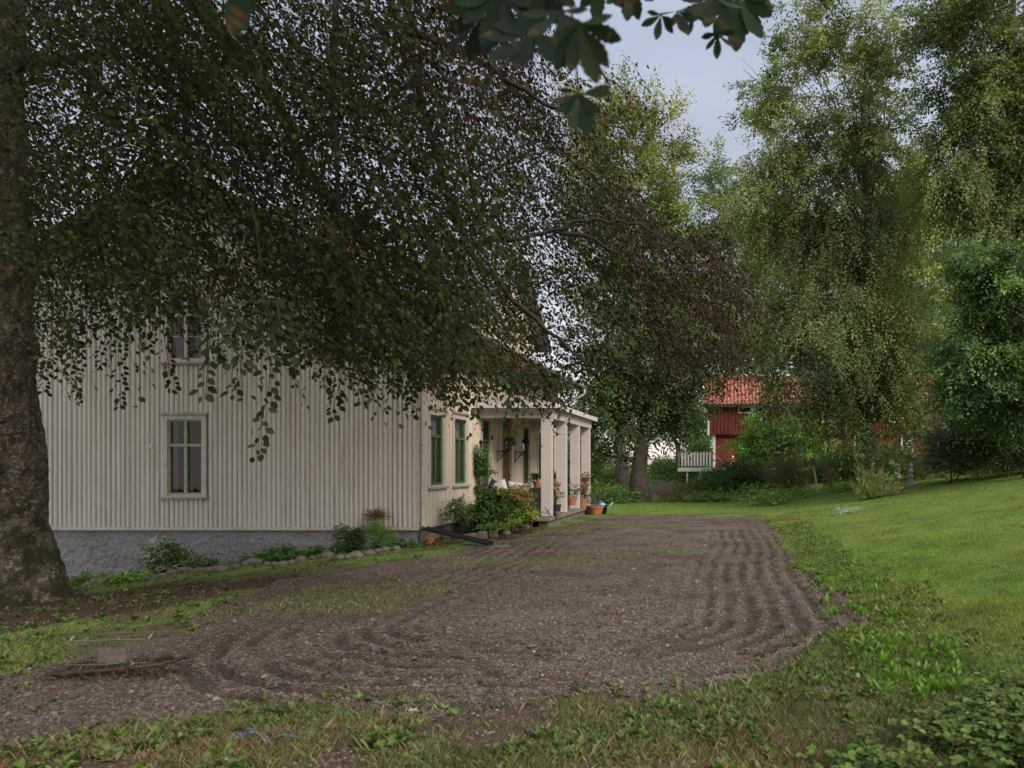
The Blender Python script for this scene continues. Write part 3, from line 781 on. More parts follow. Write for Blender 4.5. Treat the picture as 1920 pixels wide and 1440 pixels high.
mb.box(.5, 1.35, YB-.07, YB-.038, 5.0, 5.06); mb.box(.5, .55, YB-.07, YB-.038, 5.061, 5.4); mb.box(1.3, 1.35, YB-.07, YB-.038, 5.061, 5.4); mb.box(.551, 1.299, YB-.07, YB-.038, 5.35, 5.4)
bb(mb, 'trim_boards', M['white'])
mb = MB(); mb.box(.56, 1.29, YB-.05, YB-.037, 5.07, 5.34); bb(mb, 'vent', M['dark'])
mb = MB(); mb.box(bx0+.4, bx1-.2, YB+.18, YB+.3, -.6, 1.32); bb(mb, 'foundation', M['stone'])
n1, n2 = 620, 60
xx = np.linspace(bx0-.28, bx1+.3, n1); tt = np.linspace(0, 1, n2); XX, TT = np.meshgrid(xx, tt)
row = TT*14
YY = YB-.42+TT*3.95; ZZ = 5.5+TT*2.2+.05*np.sin(XX*2*PI/.24)+.05*(1-row % 1)+.03*np.sin(XX*.7)
vv = np.stack([XX, YY, ZZ], -1).reshape(-1, 3)-np.array(BO); ix = np.arange(n1*n2).reshape(n2, n1)
ff = np.stack([ix[:-1, :-1], ix[:-1, 1:], ix[1:, 1:], ix[1:, :-1]], -1).reshape(-1, 4)
brf = npmesh('roof', vv, ff, M['tile'], barn)
mb = MB(); mb.tube([(bx0-.28, YB+3.53, 7.76), (bx1+.3, YB+3.53, 7.76)], .12, 8); mb.v = [tuple(Vector(v)-BO) for v in mb.v]; mb.build('ridge_tiles', M['tile'], brf)
mb = MB(); mb.prism([(bx0-.28, YB+3.5, 7.6), (bx0-.28, YB+7.5, 5.4), (bx0-.28, YB+7.5, 5.3), (bx0-.28, YB+3.5, 7.5)], (bx1-bx0+.56, 0, 0)); bb(mb, 'roof', M['tile'])
mb = MB(); mb.tube([(bx0-.25, YB-.47, 5.50), (bx1+.3, YB-.47, 5.50)], .06, 6); bb(mb, 'gutter', M['black'])
for (a, b, c, d), o in [(w, 0) for w in WU]+[(w, .27) for w in WL]:
    Y_ = YB+o-.04
    mb = MB(); mb.box(a-.1, a, Y_-.03, Y_+.03, c-.1, d+.1); mb.box(b, b+.1, Y_-.03, Y_+.03, c-.1, d+.1); mb.box(a, b, Y_-.028, Y_+.03, d, d+.1); mb.box(a, b, Y_-.028, Y_+.03, c-.1, c)
    nr_ = 3 if d-c > .9 else 2
    for k in range(1, nr_): mb.box(a, b, Y_-.01, Y_+.02, c+(d-c)*k/nr_-.018, c+(d-c)*k/nr_+.018)
    mb.box((a+b)/2-.02, (a+b)/2+.02, Y_-.014, Y_+.02, c, d)
    w = bb(mb, 'window', M['white'])
    mb = MB(); mb.box(a, b, Y_+.021, Y_+.05, c, d); mb.v = [tuple(Vector(v)-BO) for v in mb.v]; mb.build('pane', M['blackplastic'], w)
# lit lamp and sign on the barn
root = empty('barn_lamp', 'small lit orange lamp on the red wall beside the barn stair', 'lamp', loc=(.17, YB+.2, 2.12))
mb = MB(); mb.lathe((0, 0, -.08), [(0, 0), (.06, .02), (.085, .09), (.06, .16), (0, .19)], 10); mb.build('bulb', emis('lamp_glow', (1, .42, .14), 5), root, smooth=True)
mb = MB(); mb.lathe((0, 0, .1), [(.1, 0), (.06, .06), (.02, .09), (0, .1)], 10); mb.box(-.03, .03, 0, .06, -.1, .12); mb.build('lamp_hood', M['black'], root)
pl = bpy.data.lights.new('lamp_light', 'POINT'); pl.energy = 6; pl.color = (1, .5, .22); pl.shadow_soft_size = .08
po = bpy.data.objects.new('lamp_light', pl); COL.objects.link(po); po.parent = root; po.location = (0, -.22, 0)
mb = MB(); mb.box(-.02, .40, YB+.215, YB+.235, 1.62, 1.90); o = mb.build('wall_sign', M['white']); tag(o, 'small white notice board on the red barn wall under the lit lamp', 'sign')
mb = MB()
for k, (w_, zc) in enumerate(((.30, 1.83), (.22, 1.78), (.28, 1.73), (.18, 1.68))): mb.box(.19-w_/2, .19+w_/2, YB+.205, YB+.2145, zc-.008, zc+.008)
o2 = mb.build('sign_text', M['blackplastic'], o)
mb = MB(); mb.box(.62, .86, YB+.2, YB+.235, 1.50, 1.72); mb.box(.6, .88, YB+.18, YB+.235, 1.721, 1.75)
o = mb.build('letter_box', mat('pale_blue_box', (.35, .45, .52), .5)); tag(o, 'pale blue box on the red barn wall right of the notice board', 'letter box')
# balcony
bal = empty('balcony', 'white balcony on posts with slatted railing at the left end of the barn', 'balcony', loc=(-2.2, 43, 0))
def lb_(mb, name, m, **k):
    mb.v = [tuple(Vector(v)-Vector((-2.2, 43, 0))) for v in mb.v]; return mb.build(name, m, bal, **k)
q0, q1 = -3.25, -1.12
mb = MB(); mb.box(q0, q1, 42.95, 45.2, 1.36, 1.46); mb.box(q0-.03, q1+.02, 42.9, 42.949, 1.24, 1.45); lb_(mb, 'floor', M['white'])
mb = MB(); mb.box(q0-.06, q1+.06, 42.9, 43.02, 2.42, 2.48); mb.box(q0, q1, 42.94, 42.98, 1.58, 1.64); mb.box(q0, q1, 42.94, 42.98, 2.34, 2.4)
mb.box(q0-.02, q0+.1, 42.92, 43.04, 1.2, 2.42); mb.box(q1-.1, q1+.02, 42.92, 43.04, .9, 2.42)
rl = lb_(mb, 'railing', M['wood'])
k = q0+.2
while k < q1-.2:
    mb = MB(); mb.box(k, k+.11, 42.90, 42.938, 1.56, 2.4); mb.v = [tuple(Vector(v)-Vector((-2.2, 43, 0))) for v in mb.v]; mb.build('baluster', M['white'], rl); k += .19
for px_ in (-2.75, -1.95, -1.15):
    mb = MB(); mb.box(px_, px_+.1, 43.0, 43.1, -.6, 1.239); lb_(mb, 'post', M['white'])
mb = MB(); mb.tube([(q1+.05, 43.3, 2.4), (q1+1.0, 43.3, 1.35)], .04, 4); mb.tube([(q1+.05, 43.3, 2.0), (q1+1.0, 43.3, .95)], .035, 4); mb.tube([(q1+.05, 43.3, 1.4), (q1+1.05, 43.3, .5)], .09, 4); mb.box(q1+.95, q1+1.03, 43.25, 43.35, .2, 1.5)
lb_(mb, 'stair_rail', M['wood'])
# yellow outbuilding glimpsed between the porch columns
mb = MB(); c = P(1069, 850, 48); mb.box(c[0]-2.6, c[0]+.9, 48, 52, -2, 3.5); ob = mb.build('outbuilding', mat('ochre_paint', (.45, .36, .20), .8, (.38, .3, .17), 3))
tag(ob, 'ochre outbuilding with a dark blue-grey roof seen between the porch columns', 'building')
mb = MB(); mb.prism([(c[0]-2.9, 47.6, 3.4), (c[0]-2.9, 50, 4.9), (c[0]-2.9, 52.4, 3.4)], (4.1, 0, 0)); mb.build('roof', M['metal_roof'], ob)
mb = MB(); mb.box(c[0]-2.7, c[0]+1.0, 47.95, 47.99, 1.0, 1.7); mb.build('wall_band', mat('brown_band', (.16, .09, .06)), ob)
# ================================================================ TREES
def tree(name, label, cat, px_base, py_top, Y, lobes, cols, nclump, per, nl, ll, trunk_r, group=None, L=(.5, 1.1), cr=1.6, droop=.9, nb=14, colfn=None, bark=None, topx=None, w=None):
    X = (px_base-CX)/F*Y; zb = float(H(X, Y))
    root = empty(name, label, cat, group, (X, Y, zb))
    top = P(topx or px_base, py_top, Y)
    mb = limbs_mb((X, Y, zb-.3), top, lobes, trunk_r, nb)
    mb.v = [tuple(Vector(v)-Vector((X, Y, zb))) for v in mb.v]
    mb.build('trunk', bark or M['bark_far'], root, smooth=True)
    c = crown('crown', lobes, root, np.array(cols)*2.3, nclump, per, nl, ll*1.2, L, cr, droop, None, .2, colfn, w)
    c.data.transform(__import__('mathutils').Matrix.Translation((-X, -Y, -zb)))
    return root
GY_ = [(.075, .10, .022), (.10, .12, .03), (.055, .085, .02)]
def yl(L, Y, ryd): return [(*q, Y+(q[4] if len(q) > 4 else 0), ryd) if len(q) == 4 else (*q[:4], Y+q[4], ryd) for q in L]
lobA = yl([(1150, 215, 70, 60), (1120, 330, 70, 110), (1220, 265, 80, 80), (1180, 420, 110, 100), (1255, 400, 70, 90), (1150, 560, 100, 110), (1260, 560, 90, 110)], 44, 3)
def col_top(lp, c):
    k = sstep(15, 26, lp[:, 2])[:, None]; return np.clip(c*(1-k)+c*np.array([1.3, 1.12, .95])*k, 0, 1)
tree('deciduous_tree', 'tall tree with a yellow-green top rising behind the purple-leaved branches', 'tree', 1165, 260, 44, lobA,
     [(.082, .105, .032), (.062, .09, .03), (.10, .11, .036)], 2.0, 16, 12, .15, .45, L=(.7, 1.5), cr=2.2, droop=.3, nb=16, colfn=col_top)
lobB = yl([(1180, 700, 110, 70), (1100, 760, 50, 60), (1265, 705, 80, 70), (1170, 790, 70, 50), (1290, 640, 80, 80), (1110, 850, 25, 60), (1135, 700, 60, 90), (1230, 780, 60, 25), (1205, 600, 80, 80), (1300, 765, 35, 14)], 32, 2.4)
tree('beech_tree', 'green beech with a grey trunk standing at the end of the drive behind the porch', 'tree', 1200, 420, 32, lobB,
     [(.045, .075, .022), (.036, .06, .018), (.06, .085, .026)], 2.3, 14, 12, .115, .40, L=(.5, 1.2), cr=1.7, droop=.8, nb=22)
lobC = yl([(1345, 340, 45, 60), (1395, 420, 60, 100), (1325, 450, 70, 90), (1370, 570, 70, 90), (1300, 560, 60, 80), (1400, 650, 60, 60)], 50, 3)
tree('deciduous_tree', 'lower pale green tree between the yellow-topped tree and the tall drooping beech', 'tree', 1372, 420, 50, lobC,
     [(.06, .088, .035), (.075, .098, .036)], 2.0, 14, 12, .16, .4, L=(.7, 1.4), cr=2.2, droop=.4)
lobD = yl([(1550, 60, 100, 70), (1450, 140, 60, 80), (1650, 90, 70, 80), (1500, 270, 100, 110), (1620, 250, 100, 120), (1430, 330, 50, 60), (1450, 420, 80, 70), (1560, 440, 120, 120),
           (1680, 400, 80, 110), (1500, 560, 90, 90, -2), (1620, 610, 120, 110, -3), (1545, 690, 85, 60, -3.5), (1660, 690, 80, 70, -3), (1725, 600, 60, 90), (1445, 600, 50, 70), (1450, 690, 40, 50, -1), (1710, 720, 50, 50, -2), (1580, 760, 40, 30, -3.5)], 31, 2.4)
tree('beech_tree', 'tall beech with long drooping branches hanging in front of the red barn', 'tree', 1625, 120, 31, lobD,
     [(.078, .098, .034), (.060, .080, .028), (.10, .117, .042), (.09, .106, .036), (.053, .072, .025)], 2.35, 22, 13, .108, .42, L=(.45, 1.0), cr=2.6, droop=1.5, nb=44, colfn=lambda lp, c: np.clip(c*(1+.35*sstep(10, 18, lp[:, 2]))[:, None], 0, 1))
lobE = yl([(1800, 40, 90, 80), (1890, 130, 90, 130), (1800, 210, 80, 110), (1880, 330, 90, 120), (1790, 350, 60, 90), (1840, -40, 120, 60), (1960, 250, 80, 200)], 27, 2.2)
tree('beech_tree', 'olive-green tree filling the upper right corner beside the tall beech', 'tree', 1905, -120, 27, lobE,
     [(.065, .09, .030), (.078, .098, .030), (.048, .07, .024)], 3.0, 20, 13, .105, .4, L=(.45, 1.0), cr=2.2, droop=1.3, nb=20)
lobF = yl([(1885, 540, 90, 110), (1800, 640, 55, 80), (1860, 700, 90, 80), (1835, 500, 50, 60), (1930, 640, 80, 140), (1800, 740, 50, 40), (1890, 770, 70, 50)], 22, 1.5)
tree('maple_tree', 'bright green leafy tree at the right edge above the dark evergreen shrubs', 'tree', 1935, 420, 22, lobF,
     [(.040, .075, .020), (.056, .09, .024), (.030, .058, .018)], 2.8, 18, 13, .09, .22, L=(.4, .9), cr=1.1, droop=.5, nb=14)
lobG = yl([(1720, 500, 70, 130), (1760, 620, 60, 120), (1740, 740, 60, 60), (1700, 350, 60, 80)], 52, 3)
tree('deciduous_tree', 'yellowish tree glimpsed between the tall beech and the right hand trees', 'tree', 1745, 420, 52, lobG,
     [(.14, .17, .05), (.10, .14, .04)], 2.0, 14, 11, .17, .35, L=(.7, 1.4), cr=2.2, droop=.4)
lobJ = yl([(1235, 780, 25, 25), (1285, 770, 45, 60), (1300, 820, 35, 40), (1325, 790, 25, 60)], 60, 3)
tree('deciduous_tree', 'slim distant tree to the left of the white balcony', 'tree', 1268, 690, 60, lobJ, [(.08, .12, .04)], 2.4, 9, 9, .17, .3, L=(.6, 1.2), cr=1.5, droop=.4, nb=8)
lobK = yl([(1255, 868, 30, 16), (1225, 880, 20, 12)], 95, 3)
tree('deciduous_tree', 'far round tree against the pale horizon between the beech trunk and the balcony', 'tree', 1250, 850, 95, lobK, [(.12, .13, .05)], 2.2, 6, 9, .3, .3, L=(.8, 1.6), cr=2.2, droop=.3, nb=5)
tree('deciduous_tree', 'pale distant tree showing behind the left half of the barn roof', 'tree', 1440, 560, 62, yl([(1440, 560, 90, 110), (1380, 640, 70, 60), (1500, 640, 90, 60), (1450, 450, 60, 80)], 62, 3), [(.10, .14, .05), (.085, .12, .045)], 2.2, 8, 10, .2, .3, L=(.7, 1.4), cr=2.2, droop=.4)
tree('deciduous_tree', 'hazy distant tree behind the middle of the tall drooping beech', 'tree', 1640, 480, 66, yl([(1610, 500, 110, 150), (1700, 620, 80, 100), (1570, 650, 90, 60), (1700, 420, 70, 110)], 66, 3), [(.09, .13, .045), (.12, .15, .05)], 2.2, 8, 10, .2, .3, L=(.7, 1.4), cr=2.2, droop=.4)
tree('deciduous_tree', 'distant tree behind the gap at the right edge', 'tree', 1840, 420, 60, yl([(1840, 480, 100, 160), (1900, 640, 80, 130), (1800, 690, 80, 100), (1860, 800, 110, 60)], 60, 3), [(.07, .11, .035), (.09, .13, .04)], 2.4, 8, 10, .2, .3, L=(.7, 1.4), cr=2.2, droop=.4)
# saplings in front of the barn
lobM = yl([(1430, 805, 48, 34), (1490, 800, 50, 40), (1400, 830, 30, 25), (1470, 830, 50, 40), (1440, 855, 60, 25), (1520, 850, 45, 45)], 40, 1.2)
tree('maple_sapling', 'low bright green maple standing in front of the left half of the red barn', 'tree', 1450, 800, 40, lobM,
     [(.055, .13, .02), (.075, .15, .025)], 2.2, 7, 10, .13, .08, L=(.4, .8), cr=.8, droop=.3, nb=9)

# ---------------------------------------------------------------- shrubs and border plants
def bush(name, label, cat, lobes, cols, n, per, nl, ll, L=(.25, .6), cr=.25, droop=.3, group=None, stems=6, flowers=None, jn=.6, material=None, up=False):
    X = sum(q[0] for q in lobes)/len(lobes); Y = lobes[0][4]; X = (X-CX)/F*Y; zb = float(H(X, Y))
    root = empty(name, label, cat, group, (X, Y, zb))
    n = need(lobes, 5 if up != 'grass' else 2.2, per, nl, ll, .13 if up == 'grass' else .34); n = min(n, 1600); cols = np.array(cols)*1.35
    p, u, cc = lobe_points(lobes, n)
    zg = H(p[:, 0], p[:, 1]); p[:, 2] = np.maximum(p[:, 2], zg+.03)
    pc = np.repeat(p, per, 0)+rng.normal(0, cr, (n*per, 3))*np.array([1, 1, .6])
    pc[:, 2] = np.maximum(pc[:, 2], H(pc[:, 0], pc[:, 1])+.02)
    d = np.repeat(u, per, 0)+rng.normal(0, .5, (n*per, 3)); d[:, 2] = np.abs(d[:, 2])*.6+(.9 if up else .1)
    lp, ld, nr, ln, lw = spray(pc, d, rng.uniform(*L, n*per), nl, ll, droop, jn=jn, lw=.13 if up == 'grass' else .34)
    if up: ld = unit(ld+np.array([0, 0, 1.2]))
    c = np.repeat(np.repeat(pick(cols, n, .2), per, 0), nl, 0)*rng.normal(1, .15, (len(lp), 1))
    off = np.array([X, Y, zb])
    leaves('foliage', lp-off, ld, nr, ln, lw, np.clip(c, .004, 1), material or M['leaf'], root)
    mb = MB()
    for k in range(stems):
        t = p[random.randrange(n)]-off; a = (random.gauss(0, .06), random.gauss(0, .06), -.05)
        mb.tube([a, (t[0]*.35+random.gauss(0, .03), t[1]*.35, t[2]*.5), tuple(t)], [.014, .009, .003], 4)
    if stems: mb.build('stems', M['twig'], root)
    if flowers:
        fc_, nf, fs = flowers
        i = rng.choice(n, nf); q = p[i]+u[i]*cr*.6+np.array([0, -.22, .10])
        pts = np.repeat(q, 7, 0)+rng.normal(0, fs*.2, (nf*7, 3))
        for k in range(nf):
            leaves('flower', pts[k*7:k*7+7]-off, rng.normal(0, 1, (7, 3)), rng.normal(0, 1, (7, 3)), np.full(7, fs), np.full(7, fs*.35), pick(fc_, 7, .08), M['leaf'], root)
    return root
DG = [(.028, .06, .016), (.04, .08, .02)]
MG = [(.05, .10, .02), (.07, .13, .03)]
LG = [(.12, .20, .05), (.16, .24, .06), (.09, .16, .04)]
B = bush
B('evergreen_shrub', 'broad dark green shrub at the left end of the right hand hedge', 'shrub', [(1800, 830, 50, 58, 25, .9), (1775, 865, 35, 28, 25, .8)], [(.08, .11, .065), (.065, .09, .05)], 130, 7, 12, .06)
B('evergreen_shrub', 'dark green shrub at the right edge of the photo behind the top of the lawn', 'shrub', [(1875, 820, 55, 62, 24, .9), (1935, 830, 60, 55, 24, .9), (1850, 872, 40, 18, 24, .6)], [(.07, .11, .04), (.06, .095, .036)], 200, 7, 12, .06)
B('shrub', 'dense dark green shrub below the balcony posts', 'shrub', [(1310, 925, 38, 20, 35, .8), (1345, 910, 40, 26, 36, .9)], MG, 90, 7, 10, .08)
B('shrub', 'wide dark shrub below the barn stair, left of the brown twiggy bush', 'shrub', [(1395, 893, 48, 34, 37, .9), (1425, 905, 30, 26, 36, .9)], DG, 120, 7, 10, .08)
B('twiggy_shrub', 'upright brownish green twiggy bush left of the nesting box on its pole', 'shrub', [(1478, 892, 34, 36, 33, .7), (1480, 915, 30, 16, 33, .7)], [(.13, .13, .045), (.10, .12, .035), (.15, .12, .05)], 110, 7, 12, .05, up='grass', L=(.3, .6), droop=.05, stems=26)
B('shrub', 'dark green shrub just right of the nesting box on its pole', 'shrub', [(1560, 890, 45, 24, 36, .9), (1600, 880, 35, 24, 36, .9)], DG, 90, 7, 10, .07)
B('shrub', 'green shrub behind the tall white flowers', 'shrub', [(1590, 870, 45, 26, 38, .9), (1650, 865, 50, 24, 38, .9), (1700, 870, 40, 22, 38, .9)], MG, 110, 7, 10, .08)
B('dry_grass_clump', 'dry reddish tuft by the nesting box pole', 'plant', [(1557, 900, 8, 22, 32, .2)], [(.22, .13, .06), (.18, .14, .05)], 16, 4, 10, .10, up='grass', L=(.2, .5), droop=0, cr=.06)
B('ornamental_grass', 'arching clump of pale yellow-green grass in the middle of the lawn', 'grass clump', [(1645, 930, 34, 28, 23, .5), (1680, 935, 30, 14, 23, .4), (1625, 915, 18, 20, 23, .4)], [(.24, .26, .09), (.30, .27, .12), (.15, .20, .06)], 60, 6, 12, .16, up='grass', L=(.3, .6), droop=.3, cr=.12, stems=8)
B('phlox', 'tall white flowering perennial behind the arching grass clump', 'plant', [(1625, 882, 20, 22, 29, .4), (1655, 885, 28, 16, 29, .4), (1610, 870, 14, 14, 29, .4)], [(.10, .17, .05), (.08, .14, .04)], 50, 6, 9, .08, flowers=([(.75, .75, .72)], 95, .12), up=True)
B('rose_bush', 'peach coloured rose bush in front of the right part of the barn', 'shrub', [(1690, 868, 22, 22, 31, .4), (1715, 880, 18, 16, 31, .4)], [(.06, .10, .03), (.12, .10, .05)], 40, 6, 8, .07, flowers=([(.75, .30, .20), (.7, .42, .30)], 13, .09))
B('daylily', 'reddish brown perennial clump at the foot of the dark evergreen shrub', 'plant', [(1730, 885, 26, 12, 29, .4)], [(.20, .09, .05), (.10, .13, .04)], 34, 5, 9, .12, up='grass', L=(.2, .5), droop=.2, cr=.1)
# perennials along the lawn border
B('border_plant', 'pale lime-green low plant where the lawn border begins below the dark shrubs', 'plant', [(1330, 938, 45, 7, 31, .3), (1410, 930, 40, 8, 31, .3)], LG, 50, 6, 9, .08)
B('border_plant', 'low pale plant with white blooms beside the twiggy bush', 'plant', [(1440, 938, 30, 8, 27, .4), (1485, 930, 30, 7, 29, .3)], LG, 50, 6, 9, .07, flowers=([(.6, .62, .58)], 14, .06))
B('border_plant', 'small yellow-green plant right of the nesting box pole', 'plant', [(1590, 912, 34, 6, 29, .3)], LG, 36, 6, 9, .07)
B('border_plant', 'silvery tuft lying in the lawn below the arching grass clump', 'plant', [(1592, 960, 10, 6, 19, .1)], [(.25, .28, .2)], 10, 4, 8, .06, stems=2, cr=.05)
# far meadow
B('meadow_shrub', 'light green bushes filling the meadow left of the beech trunk behind the porch', 'shrub', [(1130, 880, 50, 40, 50, 2), (1100, 910, 50, 30, 46, 2), (1160, 905, 40, 25, 46, 1.5)], [(.13, .22, .05), (.10, .18, .045), (.16, .24, .07)], 190, 7, 10, .13, L=(.4, 1))
B('meadow_shrub', 'light green bushes filling the meadow between the beech trunk and the balcony', 'shrub', [(1245, 895, 42, 26, 50, 2), (1285, 890, 35, 35, 52, 2), (1312, 862, 38, 26, 52, 2), (1235, 915, 30, 16, 44, 1)], [(.12, .20, .05), (.08, .15, .04)], 150, 7, 10, .13, L=(.4, 1))
B('meadow_shrub', 'dark green bushes seen between the porch columns', 'shrub', [(1075, 905, 45, 30, 40, 1), (1060, 880, 40, 40, 44, 1)], MG, 80, 7, 10, .12, L=(.4, .9))
B('lavender', 'low band of mauve flowering plants behind the beech trunk', 'plant', [(1240, 925, 28, 7, 37, .6), (1275, 922, 24, 5, 38, .6)], [(.28, .20, .24), (.2, .2, .12)], 60, 6, 9, .07, up='grass', droop=0)
B('fern', 'pale green leafy plants around the foot of the beech trunk behind the porch', 'plant', [(1150, 930, 34, 10, 30, .8), (1120, 925, 25, 14, 31, .6)], LG, 60, 6, 9, .10)
B('border_plant', 'dry yellow-green plant in front of the shrub below the balcony', 'plant', [(1290, 930, 22, 12, 33, .4), (1262, 935, 16, 8, 32, .4)], [(.14, .17, .05), (.16, .10, .05)], 36, 6, 9, .08)

# nesting box on a pole
nb_ = P(1533, 920, 31); zb = hz(nb_[0], nb_[1])
root = empty('nesting_box', 'small grey nesting box with two holes on a leaning pole at the lawn edge', 'nesting box', loc=(nb_[0], nb_[1], zb))
mb = MB(); mb.tube([(0, 0, -.1), (-.10, 0, .7), (-.2, 0, 1.2)], .05, 7); mb.build('pole', mat('pale_pole_wood', (.55, .48, .34), .8), root)
mb = MB(); mb.box(-.34, -.07, -.13, .13, 1.2, 1.42); mb.build('box', M['wood'], root)
mb = MB(); mb.prism([(-.40, -.17, 1.40), (-.205, -.17, 1.54), (-.01, -.17, 1.40), (-.205, -.17, 1.50)], (0, .34, 0)); mb.prism([(-.34, -.131, 1.42), (-.07, -.131, 1.42), (-.205, -.131, 1.50)], (0, .26, 0)); mb.build('box_roof', M['wood'], root)
mb = MB()
for x in (-.26, -.15): mb.box(x-.035, x+.035, -.137, -.131, 1.27, 1.36)
mb.build('entrance_hole', M['black'], root)
# stone garden figure
g0 = P(1707, 903, 27); zb = hz(g0[0], g0[1])
root = empty('garden_ornament', 'small weathered stone pedestal ornament at the top edge of the lawn', 'ornament', loc=(g0[0], g0[1], zb))
mb = MB(); mb.lathe((0, 0, -.03), [(.30, 0), (.28, .08), (.18, .12), (.10, .16), (.08, .3), (.12, .36), (.12, .42), (.06, .46)], 14); mb.build('pedestal', mat('grey_cast_stone', (.34, .32, .29), .9, (.2, .19, .17), 14), root, smooth=True)
mb = MB(); mb.lathe((0, 0, .42), [(.05, 0), (.10, .06), (.11, .16), (.06, .22), (.04, .25), (.08, .3), (.085, .36), (.04, .42), (0, .43)], 12); mb.build('figure', mat('pale_stone', (.6, .58, .54), .9, (.2, .19, .17), 12), root, smooth=True)

# ================================================================ NEAR BEECH
TB = (-10.98, 10.3); zb = hz(*TB)
beech = empty('copper_beech', 'huge dark-crowned beech with a thick mossy trunk at the left edge of the photo', 'tree', loc=(TB[0], TB[1], zb))
OB = Vector((TB[0], TB[1], zb))
# trunk: ring mesh with burls, flutes and root flare
def trunk_mesh():
    nz, na = 300, 150; vs = []
    top = 11.0
    AZ_, ZZ_ = np.meshgrid(np.linspace(0, 2*PI, na, endpoint=False), np.linspace(-.35, top-.35, nz))
    cc_, ss_ = np.cos(AZ_)*2, np.sin(AZ_)*2
    TN1 = fbm(cc_*1.3+ZZ_*.9, ss_*1.3-ZZ_*1.1, .45, 71, 3); TN2 = fbm(cc_*2+ZZ_*3.1, ss_*2-ZZ_*2.3, .22, 73, 3)
    for i in range(nz):
        t = i/(nz-1); z = -.35+t*top
        r = float(np.interp(z+zb, [-.7, -.2, .2, .71, 1.07, 1.62, 2.1, 2.65, 2.97, 3.2, 3.44, 3.7, 4.0, 4.3, 4.63, 4.95, 5.3, 6.14, 9, 12], [1.02, .84, .72, .60, .60, .60, .54, .475, .465, .485, .52, .45, .43, .45, .51, .42, .39, .35, .32, .24]))
        cx = 0.0
        for k in range(na):
            a = 2*PI*k/na
            fl = 1+.13*math.exp(-max(z, 0)/.6)*math.sin(5*a+1.2)+.05*math.sin(3*a+z*.9)+.03*math.sin(7*a-z*1.7)
            for (bz, ba, bs, bh) in ((.95, -.9, .35, .12), (5.1, -1.0, .3, .12), (3.9, -.9, .25, .14), (1.7, -1.1, .3, -.10), (3.0, -.8, .2, -.09), (2.1, -1.3, .4, .10), (3.6, -1.7, .3, .1), (2.3, -.25, .2, -.07)):
                da = math.atan2(math.sin(a-ba), math.cos(a-ba))
                fl += bh/.6*math.exp(-((z-bz)/bs)**2-(da/.6)**2)
            rr = r*(1+(fl-1)*.55)+.10*(float(TN1[i, k])-.5)+.05*(float(TN2[i, k])-.5)
            vs.append((cx+rr*math.cos(a), rr*math.sin(a), z))
    fs = []
    for i in range(nz-1):
        for k in range(na): fs.append((i*na+k, i*na+(k+1) % na, (i+1)*na+(k+1) % na, (i+1)*na+k))
    return npmesh('trunk', vs, fs, M['bark'], beech, smooth=True)
trunk_mesh()
def rel(p): return tuple(Vector(p)-OB)
mb = MB()
def limb(pts, r0, r1, seg=9):
    P_ = [Vector(P(*p)) for p in pts]; out = []
    for i in range(len(P_)-1):
        for j in range(4):
            t = j/4; out.append(P_[i].lerp(P_[i+1], t))
    out.append(P_[-1])
    sm = [out[0]]+[(out[i-1]+out[i]*2+out[i+1])/4+Vector((random.gauss(0, .02), 0, random.gauss(0, .02))) for i in range(1, len(out)-1)]+[out[-1]]
    mb.tube([rel(p) for p in sm], [r0+(r1-r0)*i/(len(sm)-1) for i in range(len(sm))], seg)
LIMBS = [([(20, -250, 10.3), (150, -150, 10.2), (300, -60, 10.5), (440, 90, 11), (520, 190, 11.5), (570, 320, 12), (640, 400, 12), (700, 470, 12), (790, 500, 11.5), (860, 540, 11)], .15, .03),
         ([(-10, 130, 10.3), (60, 118, 10), (110, 112, 9.8), (180, 103, 9.6), (240, 106, 9.3)], .12, .03),
         ([(620, 370, 12), (680, 470, 11.6), (720, 520, 11.3), (760, 600, 11)], .05, .015),
         ([(30, -200, 10.3), (300, -260, 9), (650, -160, 8.5), (760, 60, 9), (820, 300, 9.5), (870, 455, 10), (960, 450, 10), (1040, 432, 10), (1075, 416, 10), (1130, 412, 10), (1195, 420, 10), (1290, 470, 10)], .06, .012),
         ([(1040, 432, 10), (1100, 445, 10.2), (1160, 475, 10.3), (1230, 540, 10.4)], .04, .01),
         ([(700, -140, 9), (780, 60, 9.5), (790, 140, 10), (720, 190, 10), (690, 200, 10.2)], .05, .012),
         ([(820, 300, 9.5), (780, 278, 10), (735, 280, 10)], .03, .01),
         ([(760, 60, 9), (900, 110, 8.7), (1010, 190, 8.5), (1090, 220, 8.3), (1120, 215, 8.2)], .05, .006),
         ([(870, 455, 10), (960, 560, 9.6), (1050, 640, 9.3), (1120, 690, 9)], .05, .01),
         ([(180, 103, 9.6), (160, 200, 9), (130, 280, 8.6)], .03, .01),
         ([(240, 106, 9.3), (420, 250, 8), (480, 420, 7.2), (500, 600, 6.6)], .03, .006),
         ([(300, -60, 10.5), (350, 200, 9.5), (330, 400, 9), (330, 540, 8.6)], .04, .008),
         ([(650, -160, 8.5), (620, 200, 7.8), (650, 480, 7.2), (690, 640, 7)], .04, .006),
         ([(440, 90, 11), (300, 250, 11), (180, 400, 10.6), (120, 540, 10)], .04, .008)]
for l in LIMBS: limb(*l)
mb.build('limbs', M['limb'], beech, smooth=True)
